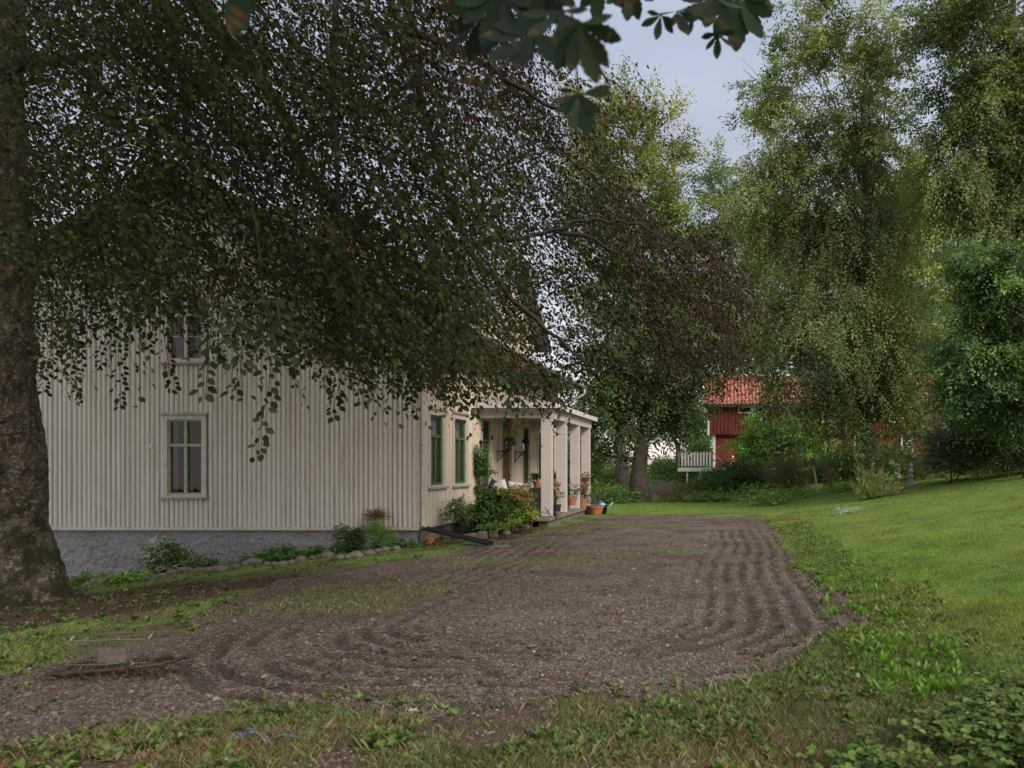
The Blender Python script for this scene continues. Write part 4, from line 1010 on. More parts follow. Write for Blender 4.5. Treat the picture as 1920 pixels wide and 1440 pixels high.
CAN = np.array([(-60, -60), (1010, -60), (1010, 60), (1060, 130), (1110, 150), (1245, 150), (1150, 215), (1120, 250), (1180, 310), (1215, 350), (1240, 395), (1310, 430), (1385, 510), (1400, 570), (1370, 650),
                (1330, 690), (1240, 700), (1120, 690), (1060, 715), (1000, 735), (930, 725), (860, 710), (780, 690), (700, 680), (640, 665), (570, 640), (520, 610), (450, 640), (380, 625),
                (330, 600), (250, 600), (190, 560), (140, 640), (80, 680), (-60, 560)], float)
def can_sample(n):
    out = []
    while sum(map(len, out)) < n:
        q = np.stack([rng.uniform(-60, 1440, n), rng.uniform(-60, 760, n)], -1); s = q[inpoly(q[:, 0]+(fbm(q[:, 0], q[:, 1], 110, 301, 3)-.5)*110, q[:, 1]+(fbm(q[:, 0], q[:, 1], 90, 307, 3)-.5)*70, CAN)]; out.append(s)
    return np.concatenate(out)[:n]
def canopy(n, nl, ll, Yr, thin, shift, Lr):
    q = can_sample(int(n*1.8))
    # open, see-through patches in the crown
    h = fbm(q[:, 0], q[:, 1], 130, 100+shift, 3)
    den = np.ones(len(q))
    den *= 1-.28*np.exp(-(((q[:, 0]-830)/120)**2+((q[:, 1]-330)/110)**2))      # bright opening right of the big limb
    den *= 1-.12*np.exp(-(((q[:, 0]-900)/150)**2+((q[:, 1]-110)/120)**2))
    den *= 1-.35*np.exp(-(((q[:, 0]-1080)/70)**2+((q[:, 1]-560)/90)**2))
    den *= 1-.93*np.exp(-(((q[:, 0]-350)/75)**2+((q[:, 1]-605)/70)**2))
    den *= 1-.6*sstep(500, 590, q[:, 1])*sstep(600, 480, q[:, 0])
    den *= 1+.25*sstep(620, 700, q[:, 0])*sstep(1060, 980, q[:, 0])*sstep(400, 470, q[:, 1])
    den *= np.where((q[:, 0] > 1000) & (q[:, 0] < 1230) & (q[:, 1] > 520), .6, 1); den *= np.where(q[:, 0] > 1230, 1.1, 1); den *= np.where((q[:, 0] > 480) & (q[:, 0] < 1000) & (q[:, 1] < 430), 1.3, 1)
    den *= np.where((q[:, 0] > 1050) & (q[:, 1] < 340), .45, 1)
    den *= np.where(q[:, 1] > 560, .75, 1)
    den *= .6+.8*sstep(.30, .6, h)
    q = q[rng.random(len(q)) < den*.72][:n]; n = len(q)
    Y = rng.uniform(*Yr, n)
    Y = np.where(q[:, 0] > 950, 10.2+rng.random(n)*3.2, Y)
    Y = np.where((q[:, 0] < 95) & (rng.random(n) < .8), 11.2+rng.random(n)*2.2, Y)
    # stay in front of the house
    Y = np.minimum(Y, np.where(q[:, 0] < 1060, 13.4, 14))
    c = Pn(q[:, 0], q[:, 1], Y)
    d = np.stack([np.where(q[:, 0] > 500, 1.0, .55)+rng.normal(0, .5, n), rng.normal(0, .6, n), rng.normal(-.35, .3, n)], -1)
    L = rng.uniform(*Lr, n)
    c = c-unit(d)*(L*.5)[:, None]
    lp, ld, nr, ln, lw = spray(c, d, L, nl, ll, .55, plane=.6, jn=.75, lw=.33)
    ld = unit(ld+np.array([0, 0, -.25]))
    # purple sun leaves on the outer right side, green shade leaves inside
    X = np.repeat(q[:, 0], nl); Yy = np.repeat(q[:, 1], nl)
    k = .85*sstep(880, 1330, X+(fbm(X, Yy, 120, 200, 3)-.5)*360)
    k = np.maximum(k, sstep(620, 900, X)*sstep(380, 60, Yy)*.6)
    k = np.where(rng.random(len(k)) < k, 1., 0.)[:, None]
    gr = pick([(.034, .052, .011), (.046, .056, .012), (.024, .040, .010), (.050, .048, .013)], len(lp), .25)
    pu = pick([(.052, .026, .022), (.036, .021, .017), (.068, .036, .028), (.046, .034, .018)], len(lp), .25)
    col = gr*(1-k)+pu*k
    return lp, ld, nr, ln, lw, col, c, d, L
A = [canopy(2450, 24, .062, (6.5, 9.5), 1, 0, (.6, 1.1)), canopy(2850, 24, .064, (9.5, 13.4), 1, 7, (.6, 1.1))]
# the crown goes on above the photo's top edge
n = 3400
c = np.stack([rng.uniform(-14, -.5, n), rng.uniform(1.5, 13.5, n), rng.uniform(4.5, 14, n)], -1)
c = c[(c[:, 2] > 1.6+.69*c[:, 1]+1.25) & (c[:, 1] > 3)]; n = len(c)
d = np.stack([rng.normal(.4, .6, n), rng.normal(0, .6, n), rng.normal(-.2, .3, n)], -1)
lp, ld, nr, ln, lw = spray(c, d, rng.uniform(.8, 1.2, n), 18, .13, .3, plane=.8)
A.append((lp, ld, nr, ln, lw, pick([(.03, .05, .012), (.045, .03, .02)], len(lp), .25), c, d, np.full(n, 1.)))
off = np.array(OB)
leaves('crown', np.concatenate([a[0] for a in A])-off, np.concatenate([a[1] for a in A]), np.concatenate([a[2] for a in A]), np.concatenate([a[3] for a in A]),
       np.concatenate([a[4] for a in A]), np.concatenate([a[5] for a in A]), M['leaf_dark'], beech, folded=True)
# twigs of the sprays
tv, tf = [], []
def twigs(c, d, L, droop, r=.004):
    global tv, tf
    d = unit(d)
    for i in range(len(c)):
        base = len(tv); dd = d[i]; a = np.cross(dd, [0, 0, 1.]); a = a/max(np.linalg.norm(a), 1e-6); b = np.cross(a, dd)
        for j in range(4):
            t = j/3; p = c[i]+dd*t*L[i]+np.array([0, 0, -1.])*droop*t*t*L[i]; rr = r*(1.3-t)
            for k in range(3):
                an = 2*PI*k/3; tv.append(p+(a*math.cos(an)+b*math.sin(an))*rr-off)
        for j in range(3):
            for k in range(3): tf.append((base+j*3+k, base+j*3+(k+1) % 3, base+j*3+3+(k+1) % 3, base+j*3+3+k))
for a in A[:2]: twigs(a[6][::1], a[7], a[8], .55)
# hanging shoots below the crown (px, top, bottom, Y, sideways)
SH = [(480, 600, 860, 5.2, 25), (470, 590, 740, 5.0, -10), (400, 560, 745, 4.6, -15), (520, 560, 700, 5.0, 30), (440, 600, 690, 4.8, 20), (560, 560, 690, 6, 12), (590, 600, 700, 6, -20), (650, 640, 800, 6.2, -30), (620, 640, 730, 6.4, -8), (690, 650, 760, 6.6, -12),
      (730, 640, 745, 7, 8), (760, 640, 775, 7, 20), (800, 660, 745, 7, -20), (850, 660, 745, 7, -22), (900, 660, 790, 6.5, -6), (940, 660, 740, 6.5, 12), (970, 680, 830, 6.3, -15), (1000, 690, 740, 6.8, 14), (1020, 680, 770, 6.8, 30),
      (110, 600, 760, 8, 50), (95, 600, 740, 8.4, -8), (130, 600, 690, 8, 22), (225, 590, 760, 8, -2), (205, 580, 690, 8, -16), (160, 560, 650, 8.4, 10), (312, 560, 735, 7.6, 4), (285, 560, 660, 8, -10), (250, 560, 640, 8, 6), (1050, 680, 745, 9, 10), (1090, 680, 740, 9, 10), (1130, 680, 760, 10, -8), (1180, 680, 750, 10, 12), (1240, 680, 740, 10.5, 6), (1300, 660, 740, 11, 10), (1340, 650, 730, 11, 14), (870, 680, 770, 6.4, -10), (830, 650, 720, 7, 10),
      (540, 620, 680, 6, -14), (420, 560, 690, 4.8, 8), (495, 560, 640, 5.2, 40), (505, 560, 620, 5.6, 60)]
hp, hd, hn, hl, hw, hc = [], [], [], [], [], []
for (px, p0, p1, Y, sx) in SH:
    Y = Y*1.12
    a = np.array(P(px, p0, Y)); b = np.array(P(px+sx, p1, Y+.15)); Ls = np.linalg.norm(b-a); n = int(Ls/.027)
    base = len(tv); wob = rng.normal(0, .03, 3)
    for i in range(n):
        t = i/n; p = a+(b-a)*t+wob*math.sin(t*5)+np.array([0, 0, .0])
        side = 1 if i % 2 else -1
        sp_ = (1.15-t)*.10*Y/6
        hp.append(p+np.array([side*rng.random()*sp_, rng.normal(0, .03), 0])); hd.append([side*rng.uniform(.3, 1.1), rng.normal(0, .4), -rng.uniform(.4, 1.0)])
        hn.append([rng.normal(0, .5), -1+rng.normal(0, .5), .5]); l_ = rng.uniform(.06, .088); hl.append(l_); hw.append(l_*.36)
        hc.append(pick([(.024, .042, .011), (.019, .032, .01), (.035, .044, .014)], 1, .2)[0])
    for i in range(9):
        t = i/8; p = a+(b-a)*t+wob*math.sin(t*5)
        for k in range(3): tv.append(p+np.array([math.cos(2.1*k), math.sin(2.1*k), 0])*.004*(1.4-t)-off)
    for j in range(8):
        for k in range(3): tf.append((base+j*3+k, base+j*3+(k+1) % 3, base+j*3+3+(k+1) % 3, base+j*3+3+k))
leaves('hanging_shoots', np.array(hp)-off, np.array(hd), np.array(hn), np.array(hl), np.array(hw), np.array(hc), M['leaf_dark'], beech, folded=True)
npmesh('twigs', tv, tf, M['twig'], beech)

# ================================================================ HORSE CHESTNUT BRANCH close to the camera
cn = empty('horse_chestnut_tree', 'blurred horse chestnut branch with large hand-shaped leaves hanging at the top edge', 'tree', loc=P(1150, -500, 2.2))
OC = Vector(P(1150, -500, 2.2))
mb = MB()
def cb(pts, r):
    mb.tube([tuple(Vector(P(*p))-OC) for p in pts], r, 7)
cb([(1900, -700, 3.0), (1500, -520, 2.6), (1150, -300, 2.2), (1060, -120, 2.0), (1020, 0, 1.9), (1015, 90, 1.9)], [.03, .022, .014, .009, .006, .004])
cb([(1150, -300, 2.2), (1250, -140, 2.3), (1330, -40, 2.4), (1370, 20, 2.5)], [.012, .008, .005, .003])
cb([(1150, -300, 2.2), (800, -260, 2.0), (520, -150, 1.8), (450, -60, 1.7)], [.012, .008, .005, .003])
cb([(1060, -120, 2.0), (1075, 60, 1.8), (1085, 180, 1.7)], [.004, .003, .002])
mb.build('branch', M['twig'], cn, smooth=True)
def leaflet(L, Wm, nseg=14):
    """obovate toothed leaflet along +x, real curvature"""
    top, bot, mid = [], [], []
    for i in range(nseg+1):
        t = i/nseg; w = Wm*(math.sin(PI*min(1, t**1.55))**.8)*(1 if i % 2 else .84)
        if i in (0, nseg): w = .001
        z = -.18*L*t*t
        mid.append((t*L, 0, z)); top.append((t*L, w, z-.12*w)); bot.append((t*L, -w, z-.12*w))
    return mid, top, bot
lv, lf, lt = [], [], []
def palm(c, az, tilt, size, n=7, roll=0., brown=.2):
    """hand-shaped leaf: leaflets radiating from c, hanging"""
    from mathutils import Matrix
    R = Matrix.Rotation(az, 3, 'Y') @ Matrix.Rotation(tilt, 3, 'X') @ Matrix.Rotation(roll, 3, 'Z')
    for k in range(n):
        a = (k-(n-1)/2)*(2.5/(n-1))*1.1 - PI/2+random.gauss(0, .08)
        L = size*(1-.38*abs(k-(n-1)/2)/((n-1)/2))*random.uniform(.85, 1.08); mid, top, bot = leaflet(L, L*.19)
        A_ = Matrix.Rotation(a, 3, 'Y').transposed()
        Q = Matrix.Rotation(random.gauss(0, .35), 3, 'X')
        base = len(lv)
        for arr in (mid, top, bot):
            for p in arr:
                v = Q @ Vector((p[0], p[2]*1.0, p[1]))
                v = A_ @ v
                v = R @ v
                lv.append(tuple(Vector(c)+v-OC))
        m_ = len(mid)
        cc = pick([(.013, .025, .013), (.018, .034, .014)], 1, .15)[0]
        for arr in range(3):
            for i in range(m_):
                q = cc if random.random() > brown*(i/m_)**2 else np.array([.10, .05, .02])
                lt.append(q)
        for i in range(m_-1):
            lf.append((base+i, base+i+1, base+m_+i+1, base+m_+i)); lf.append((base+i+1, base+i, base+2*m_+i, base+2*m_+i+1))
for (px, py, Y, s, az, tl, ro, n) in [
        (1385, -10, 2.45, .22, .0, .2, 0, 7), (1340, -5, 2.4, .20, .5, -.2, 0, 6), (1240, 28, 2.3, .10, .3, .3, 0, 5), (1345, 62, 2.4, .11, -.1, .2, 0, 5), (1270, 20, 2.35, .13, -.3, -.2, 0, 5), (1300, 28, 2.35, .09, .2, .2, 0, 3), (1180, -35, 2.2, .16, -.1, .2, 0, 6), (1130, -40, 2.1, .16, .2, .2, 0, 5), (1395, 20, 2.5, .10, -.6, .3, 0, 4),
        (1430, -20, 2.5, .11, -.8, .2, 0, 4), (900, 30, 1.75, .16, .55, .3, 0, 6), (1000, 65, 1.7, .18, .25, -.3, 0, 7), (1085, 45, 1.55, .16, -.35, .3, 0, 7), (1050, 20, 1.6, .14, -.1, -.2, 0, 5), (940, -20, 1.7, .18, .3, .2, 0, 7), (1090, 175, 1.55, .13, -.25, -.2, 0, 7), (1080, 172, 1.5, .07, .5, .3, 0, 3),
        (460, -60, 1.3, .13, .4, .3, 0, 3), (1010, -40, 1.8, .2, .0, .2, 0, 7), (20, 130, 2.6, .05, -.4, .4, 0, 3)]:
    palm(P(px, py, Y), az, tl, s*.88, n, ro, .3 if px < 500 else .12)
npmesh('leaves', lv, lf, M['leaf_dark'], cn, tint=np.array(lt, np.float32), smooth=True)
# ================================================================ GROUND COVER (stuff)
def sampleY(n, y0, y1, p=1.6):
    u = rng.random(n); a = 1-p
    return (y0**a+u*(y1**a-y0**a))**(1/a)
def scatter(n, y0, y1, p=1.6, pxr=(-40, 1960)):
    Y = sampleY(n, y0, y1, p); X = (rng.uniform(*pxr, n)-CX)/F*Y; return X, Y
def gz(X, Y): 
    g_ = is_gravel(X, Y).astype(float); return H(X, Y)+relief(X, Y, g_)*sstep(30, 22, Y), g_
# gravel stones
X, Y = scatter(215000, 3.6, 16, 2.2)
Z, g_ = gz(X, Y); k = (g_ > .5) | (rng.random(len(X)) < .10*(Y < 6)); X, Y, Z = X[k], Y[k], Z[k]; n = len(X)
oc = np.array([(1, 0, 0), (0, 1, 0), (-1, 0, 0), (0, -1, 0), (0, 0, .8), (0, 0, -.6)], float)
of = np.array([(0, 1, 4), (1, 2, 4), (2, 3, 4), (3, 0, 4)])
s = rng.lognormal(math.log(.0074), .42, n)*np.clip(.8+Y*.035, 1, 1.35)
a = rng.random(n)*2*PI; ca, sa = np.cos(a)[:, None], np.sin(a)[:, None]
q = oc[None]*rng.uniform(.6, 1.3, (n, 6, 3)); q = np.stack([q[..., 0]*ca-q[..., 1]*sa, q[..., 0]*sa+q[..., 1]*ca, q[..., 2]], -1)*s[:, None, None]
v = q+np.stack([X, Y, Z+s*.15], -1)[:, None]
f = (np.arange(n)[:, None, None]*6+of[None]).reshape(-1, 3)
pc = pick([(.20, .150, .122), (.13, .095, .078), (.27, .212, .175), (.16, .112, .086), (.085, .062, .05)], n, .2)
pc = pc*(1-.62*gravel_dark(X, Y, g_[k])[:, None])
pc = pc*.80; pc = np.where(rng.random((n, 1)) < .0015, .35, pc)
o = npmesh('gravel_stones', v.reshape(-1, 3), f, M['grass'], tint=np.repeat(pc, 6, 0)); o['kind'] = 'stuff'
mst = bpy.data.materials.new('gravel_stone'); mst.use_nodes = True
_a = mst.node_tree.nodes.new('ShaderNodeAttribute'); _a.attribute_name = 'tint'
mst.node_tree.links.new(_a.outputs['Color'], mst.node_tree.nodes['Principled BSDF'].inputs['Base Color']); mst.node_tree.nodes['Principled BSDF'].inputs['Roughness'].default_value = .85
o.data.materials.clear(); o.data.materials.append(mst)
# grass blades
def blades(name, X, Y, h, w, cols, lean=.35):
    Z, _ = gz(X, Y); n = len(X)
    a = rng.random(n)*2*PI; dx, dy = np.cos(a), np.sin(a)
    la = rng.random(n)*2*PI; lx, ly = np.cos(la)*lean*h*rng.random(n)*1.6, np.sin(la)*lean*h*rng.random(n)*1.6
    b = np.stack([X, Y, Z-.005], -1)
    v = np.stack([b-np.stack([dx*w, dy*w, 0*w], -1), b+np.stack([dx*w, dy*w, 0*w], -1),
                  b+np.stack([lx*.4+dx*w*.7, ly*.4+dy*w*.7, h*.6], -1), b+np.stack([lx*1.0, ly*1.0, h], -1), ], 1)
    f = np.arange(n*4).reshape(n, 4)
    pk = pick(cols, n, .2); pn_ = sstep(.42, .66, fbm(X, Y, 1.6, 211, 4))[:, None]; pk = pk*(1-pn_)+pk*np.array([1.35, 1.05, 1.25])*pn_
    pk = pk*(.55+.9*fbm(X, Y, .45, 233, 3))[:, None]
    o = npmesh(name, v.reshape(-1, 3), f, M['grass'], tint=np.repeat(pk, 4, 0)); o['kind'] = 'stuff'; return o
LC = [(.15, .27, .048), (.19, .295, .058), (.12, .215, .038), (.24, .28, .085)]
DC = [(.14, .20, .05), (.19, .21, .08), (.10, .16, .04), (.21, .185, .095)]
# lawn
X, Y = scatter(330000, 4.2, 32, 1.25, (1130, 1990))
_, g_ = gz(X, Y); k = (g_ < .5) & (((X > 1.0) & (Y > 4.6)) | (Y > 22.5)); X, Y = X[k], Y[k]; n = len(X)
tall = sstep(1.2, .0, X-1.5)*(Y > 5)*(Y < 22)
h = rng.uniform(.02, .045, n)*(1+.7*tall*rng.random(n))*(.35+1.3*fbm(X, Y, .7, 7))
pt = fbm(X, Y, 1.8, 17)
o = blades('lawn_grass', X, Y, h, np.clip(.0016+Y*.00022, .002, .009), LC)
# thin grass over soil on the other verges
X, Y = scatter(210000, 3.55, 24, 1.7)
_, g_ = gz(X, Y)
den = np.where(g_ > .5, .05*sstep(.52, .68, fbm(X, Y, 1.3, 80))*sstep(5.5, 8, Y)*8, sstep(.3, .62, fbm(X, Y, .7, 60))*np.where(Y < 5.2, .9, .8))
den = den*np.where(sstep(4.6, 1.5, np.hypot(X+8.5, (Y-9.2)*1.2)+(fbm(X, Y, 1, 50)-.5)*2) > .4, .12, 1)
k = (rng.random(len(X)) < den) & ~((X > 1.2) & (Y > 4.8)) & ~((Y > 14.7) & (X < -4.6)); X, Y = X[k], Y[k]
blades('verge_grass', X, Y, rng.uniform(.02, .06, len(X)), np.clip(.0018+Y*.0003, .002, .006), DC, .7)
# tufts creeping over the gravel margin
X, Y = scatter(60000, 4.0, 22, 1.4)
_, g_ = gz(X, Y); e1 = ~is_gravel(X+.55, Y) | ~is_gravel(X, Y-.35) | ~is_gravel(X+.3, Y-.3)
k = (g_ > .5) & e1 & (rng.random(len(X)) < .75*sstep(.42, .66, fbm(X, Y, .45, 301)))
blades('margin_grass', X[k], Y[k], rng.uniform(.02, .055, k.sum()), np.clip(.0018+Y[k]*.0003, .002, .006), DC+LC, .7)
# broad-leaved weeds: rosettes
def rosettes(name, X, Y, nl, ll, lw, cols, rise=.7, kind='stuff', label=None):
    Z, _ = gz(X, Y); n = len(X); nlv = nl
    c = np.repeat(np.stack([X, Y, Z], -1), nlv, 0); sc = np.repeat(rng.uniform(.6, 1.25, n), nlv)
    a = rng.random(n*nlv)*2*PI; d = np.stack([np.cos(a), np.sin(a), rise*rng.uniform(.2, 1.6, n*nlv)], -1)
    nr = unit(np.stack([-np.cos(a)*.6, -np.sin(a)*.6, np.ones(n*nlv)], -1)+rng.normal(0, .25, (n*nlv, 3)))
    c = c+rng.normal(0, .008, c.shape); c[:, 2] = np.repeat(Z, nlv)+.005
    o = leaves(name, c, d, nr, ll*sc, ll*sc*lw, np.repeat(pick(cols, n, .15), nlv, 0)*rng.normal(1, .12, (n*nlv, 1)), M['leaf'], folded=True)
    o['kind'] = kind; return o
WC = [(.09, .15, .03), (.12, .18, .04), (.07, .115, .028), (.15, .19, .06)]
X, Y = scatter(14000, 3.55, 21, 1.6)
_, g_ = gz(X, Y)
edge = np.exp(-((X-1.55)/.45)**2)*(Y > 5)*(Y < 21)*1.0
front = (Y < 5.0)*sstep(.44, .66, fbm(X, Y, .5, 61))*.8*(.55+.45*(Y < 4.5)*np.exp(-((X+2.3)/.9)**2))
left = (X < -3.5)*(g_ < .5)*.22
k = (g_ < .5) & (rng.random(len(X)) < np.maximum(np.maximum(edge, front), left)) & ~((Y > 14.7) & (X < -4.6))
rosettes('weeds', X[k], Y[k], 6, .058, .24, WC, .9)
X, Y = scatter(2600, 3.8, 18, 1.4); _, g_ = gz(X, Y); k = (g_ > .5) & (rng.random(len(X)) < .05+.5*sstep(.5, .65, fbm(X, Y, 1.3, 80)))
rosettes('gravel_weeds', X[k], Y[k], 5, .035, .3, [(.08, .12, .03), (.10, .15, .04)], .5)
X, Y = scatter(5000, 4.2, 18, 1.4); _, g_ = gz(X, Y); e1 = ~is_gravel(X+.4, Y) | ~is_gravel(X, Y-.3)
k = (g_ > .5) & e1 & (rng.random(len(X)) < .4); rosettes('margin_weeds', X[k], Y[k], 5, .05, .28, WC, .8)
# weedy strip between the mown lawn and the gravel
n = 60000; Y = rng.uniform(5.0, 20.5, n)**1.0; X = rng.uniform(-.6, 2.4, n); _, g_ = gz(X, Y)
wd_ = .75+.35*fbm(X*0, Y, 1.3, 9); e1 = (g_ < .5) & is_gravel(X-wd_, Y); k = e1 & (rng.random(n) < .12*sstep(.38, .68, fbm(X, Y, .35, 402, 4))*(6/Y)**.6)
rosettes('lawn_edge_weeds', X[k], Y[k], 6, .062, .22, WC+[(.20, .27, .10), (.14, .24, .05)], 1.3)
k = e1 & (rng.random(n) < .7*sstep(.3, .6, fbm(X, Y, .5, 411)))
X, Y = X[k]+rng.normal(0, .05, k.sum()), Y[k]; blades('edge_grass', X, Y, rng.uniform(.03, .09, len(X)), np.clip(.002+Y*.0003, .002, .006), LC+DC, .8)
# dry stalks standing in the verge
X, Y = scatter(1500, 3.6, 6.5, 1.6); _, g_ = gz(X, Y); k = (g_ < .5); X, Y = X[k], Y[k]
blades('dry_stalks', X, Y, rng.uniform(.05, .13, len(X)), np.full(len(X), .0011), [(.16, .12, .07), (.10, .07, .045), (.26, .22, .14)], .5)
# tall dock leaves at the lawn edge
X, Y = scatter(900, 4.6, 9.5, 1.5, (1380, 1800)); k = (np.abs(X-1.45) < .45) & (rng.random(len(X)) < .24)
rosettes('dock_weeds', X[k], Y[k], 5, .115, .16, [(.12, .24, .03), (.15, .27, .05)], 2.2)
# leafy ground cover, lower right corner
n = 5200
X, Y = scatter(n, 3.45, 4.75, 1.01, (1380, 1990)); wgt = sstep(1600, 1860, CX+F*X/Y+(Y < 3.9)*120-(Y-3.5)*140+(fbm(X, Y, .4, 44)-.5)*260)
k = rng.random(n) < wgt*.75*sstep(.25, .5, fbm(X, Y, .3, 88)); X, Y = X[k], Y[k]; Z, _ = gz(X, Y); n = len(X)
hh = rng.uniform(.02, .15, n)*(.5+.5*sstep(.3, .9, X)); cz = np.stack([X, Y, Z+hh], -1); a0 = rng.random(n)*2*PI
pp, dd, nn = [], [], []
for j in (-1.1, 0, 1.1):
    a = a0+j; pp.append(cz); dd.append(np.stack([np.cos(a), np.sin(a), rng.uniform(-.3, .3, n)], -1)); nn.append(np.stack([rng.normal(0, .3, n), rng.normal(-.2, .3, n), np.ones(n)], -1))
ls = rng.uniform(.02, .058, n); cc = pick([(.075, .14, .025), (.105, .18, .03), (.05, .10, .018), (.13, .20, .04), (.14, .16, .04)], n, .22)
o = leaves('ground_elder', np.concatenate(pp), np.concatenate(dd), np.concatenate(nn), np.tile(ls, 3), np.tile(ls*.36, 3), np.tile(cc, (3, 1)), M['leaf'], folded=True); o['kind'] = 'stuff'
# fallen leaves and litter
X, Y = scatter(16000, 3.5, 15, 1.6)
_, g_ = gz(X, Y); dlt = sstep(4.6, 1.5, np.hypot(X+8.5, (Y-9.2)*1.2)); k = rng.random(len(X)) < np.maximum(dlt, .05+.12*(Y < 5.2)*(g_ < .5))
X, Y = X[k], Y[k]; Z, _ = gz(X, Y); n = len(X)
ls = rng.uniform(.02, .045, n)
o = leaves('leaf_litter', np.stack([X, Y, Z+.008], -1), np.stack([rng.normal(0, 1, n), rng.normal(0, 1, n), rng.normal(0, .2, n)], -1), np.stack([rng.normal(0, .35, n), rng.normal(0, .35, n), np.ones(n)], -1),
           ls, ls*.35, pick([(.10, .05, .03), (.16, .08, .04), (.06, .035, .025), (.22, .12, .06)], n, .2, ), M['leaf'], folded=True); o['kind'] = 'stuff'
# single bright fallen leaves
def fallen(px, py, size, col, label):
    x, y = unproj(px, py); z = hz(x, y)+.02
    pts = []; n = 10
    mb = MB(); v = [(0, 0, .004)]
    for i in range(n*2):
        a = PI*i/n; r = size*(1 if i % 4 == 0 else .62 if i % 2 == 0 else .38)*random.uniform(.85, 1.1); v.append((r*math.cos(a), r*math.sin(a), random.uniform(-.2, .5)*size*.5))
    mb.add(v, [(0, i, i % (2*n)+1) for i in range(1, 2*n)]+[(0, 2*n, 1)])
    o = mb.build('fallen_leaf', mat('fallen_leaf_%s' % label[:12], col, .6, tuple(c*.5 for c in col), 60)); o.location = (x, y, z); o.rotation_euler = (random.uniform(-.3, .3), random.uniform(-.3, .3), random.random()*6)
    tag(o, label, 'leaf', 'bright fallen leaves')
fallen(1673, 1090, .07, (.45, .28, .06), 'yellow fallen leaf lying in the lawn just above the tall dock leaves')
fallen(1600, 1258, .06, (.50, .34, .08), 'yellow fallen leaf on the litter beyond the lower right weeds')
fallen(692, 1272, .035, (.40, .16, .08), 'orange-brown fallen leaf on the front ridges of the gravel')
fallen(775, 1337, .05, (.45, .42, .22), 'pale cream fallen leaf at the front edge of the gravel')
fallen(613, 1375, .045, (.26, .12, .05), 'rust-brown fallen leaf right of the tangled blue twine')
fallen(610, 1295, .045, (.24, .26, .08), 'yellow-green fallen leaf on the gravel above the blue twine')
fallen(1710, 1057, .04, (.14, .05, .03), 'small red-brown fallen leaf in the middle of the lawn')
fallen(653, 1135, .03, (.5, .16, .05), 'tiny orange fallen leaf on the gravel in front of the flower bed')

# ================================================================ BED ALONG THE GABLE
def stone(px, py, r, label='rounded field stone edging the flower bed under the gable wall', grp='field stones edging the gable bed', flat=.7, Y=None):
    if Y: x, y = (px-CX)/F*Y, Y
    else: x, y = unproj(px, py)
    mb = MB(); ns, nt_ = 10, 7; sx, sy = r*random.uniform(.95, 1.35), r*random.uniform(.7, 1.0); vs = [];
    ph = [random.random()*6 for _ in range(4)]
    for j in range(nt_+1):
        th = PI*j/nt_
        for i in range(ns):
            a = 2*PI*i/ns; k = 1+.13*math.sin(2*a+ph[0]+th)+.08*math.sin(3*a+ph[1])+.07*math.cos(3*th+ph[2])
            vs.append((sx*math.sin(th)*math.cos(a)*k, sy*math.sin(th)*math.sin(a)*k, r*flat*math.cos(th)*k))
    fs = [(j*ns+i, (j+1)*ns+i, (j+1)*ns+(i+1) % ns, j*ns+(i+1) % ns) for j in range(nt_) for i in range(ns)]
    mb.add(vs, fs); o = mb.build('bed_stone', M['stone'], smooth=True); o.location = (x, y, hz(x, y)+r*flat*.45); o.rotation_euler.z = random.uniform(-.4, .4)
    return tag(o, label, 'stone', grp)
i = 0; px = 165.
while px < 752:
    t = (px-165)/(752-165); py = 1097+(1034-1097)*t+3*math.sin(px*.05); r = random.uniform(.06, .125)
    stone(px, py, r); px += r*2.05*F/12.4
stone(795, 1013, .26, 'big brown boulder at the corner of the house beside the black spout', None, .65)
stone(833, 1010, .12, 'reddish stone right of the small terracotta pot under the black spout', None)
for k, px in enumerate((868, 886, 905, 925)):
    x, y = unproj(px, 1014-(px-868)*.12); mb = MB(); mb.box(-.10, .10, -.06, .06, -.05, .15); o = mb.build('edging_block', M['stone'], bevel=.02); o.location = (x, y, hz(x, y)); o.rotation_euler.z = .35+random.uniform(-.1, .1)
    tag(o, 'squared stone block edging the porch flower bed behind the black spout', 'stone block', 'squared blocks edging the porch bed')
for k, (px, py, r) in enumerate(((1003, 983, .10), (1018, 977, .13), (1033, 978, .11), (1042, 972, .09), (985, 990, .10), (965, 997, .1), (948, 1003, .1))):
    stone(px, py, r, 'flat grey-brown rubble stone at the end of the porch bed', 'rubble stones at the porch bed')
def bp(px, py, rx, ry, Y, dy=.25): return (px, py, rx, ry, Y, dy)
W_ = [(.62, .64, .55)]
B('hydrangea', 'white flowering shrub against the grey foundation', 'shrub', [bp(318, 1045, 22, 26, 13.9), bp(330, 1065, 20, 14, 13.9), bp(305, 1035, 14, 12, 13.9)], [(.10, .17, .05), (.08, .14, .04)], 26, 5, 8, .06, cr=.08, L=(.12, .3), flowers=(W_, 48, .065), group=None)
B('perennial', 'small green plant right of the white flowering shrub', 'plant', [bp(378, 1062, 14, 12, 13.8)], MG, 12, 4, 8, .06, cr=.07, L=(.1, .25))
B('box_shrub', 'rounded green shrub left of the middle of the gable bed', 'shrub', [bp(524, 1045, 17, 20, 13.9)], MG, 24, 6, 9, .045, cr=.07, L=(.1, .22))
B('perennial', 'low dark leafy clump at the left of the rounded shrub', 'plant', [bp(490, 1058, 20, 10, 13.7), bp(465, 1063, 10, 7, 13.7)], [(.05, .11, .025), (.07, .14, .035)], 24, 5, 8, .07, cr=.07, L=(.1, .22))
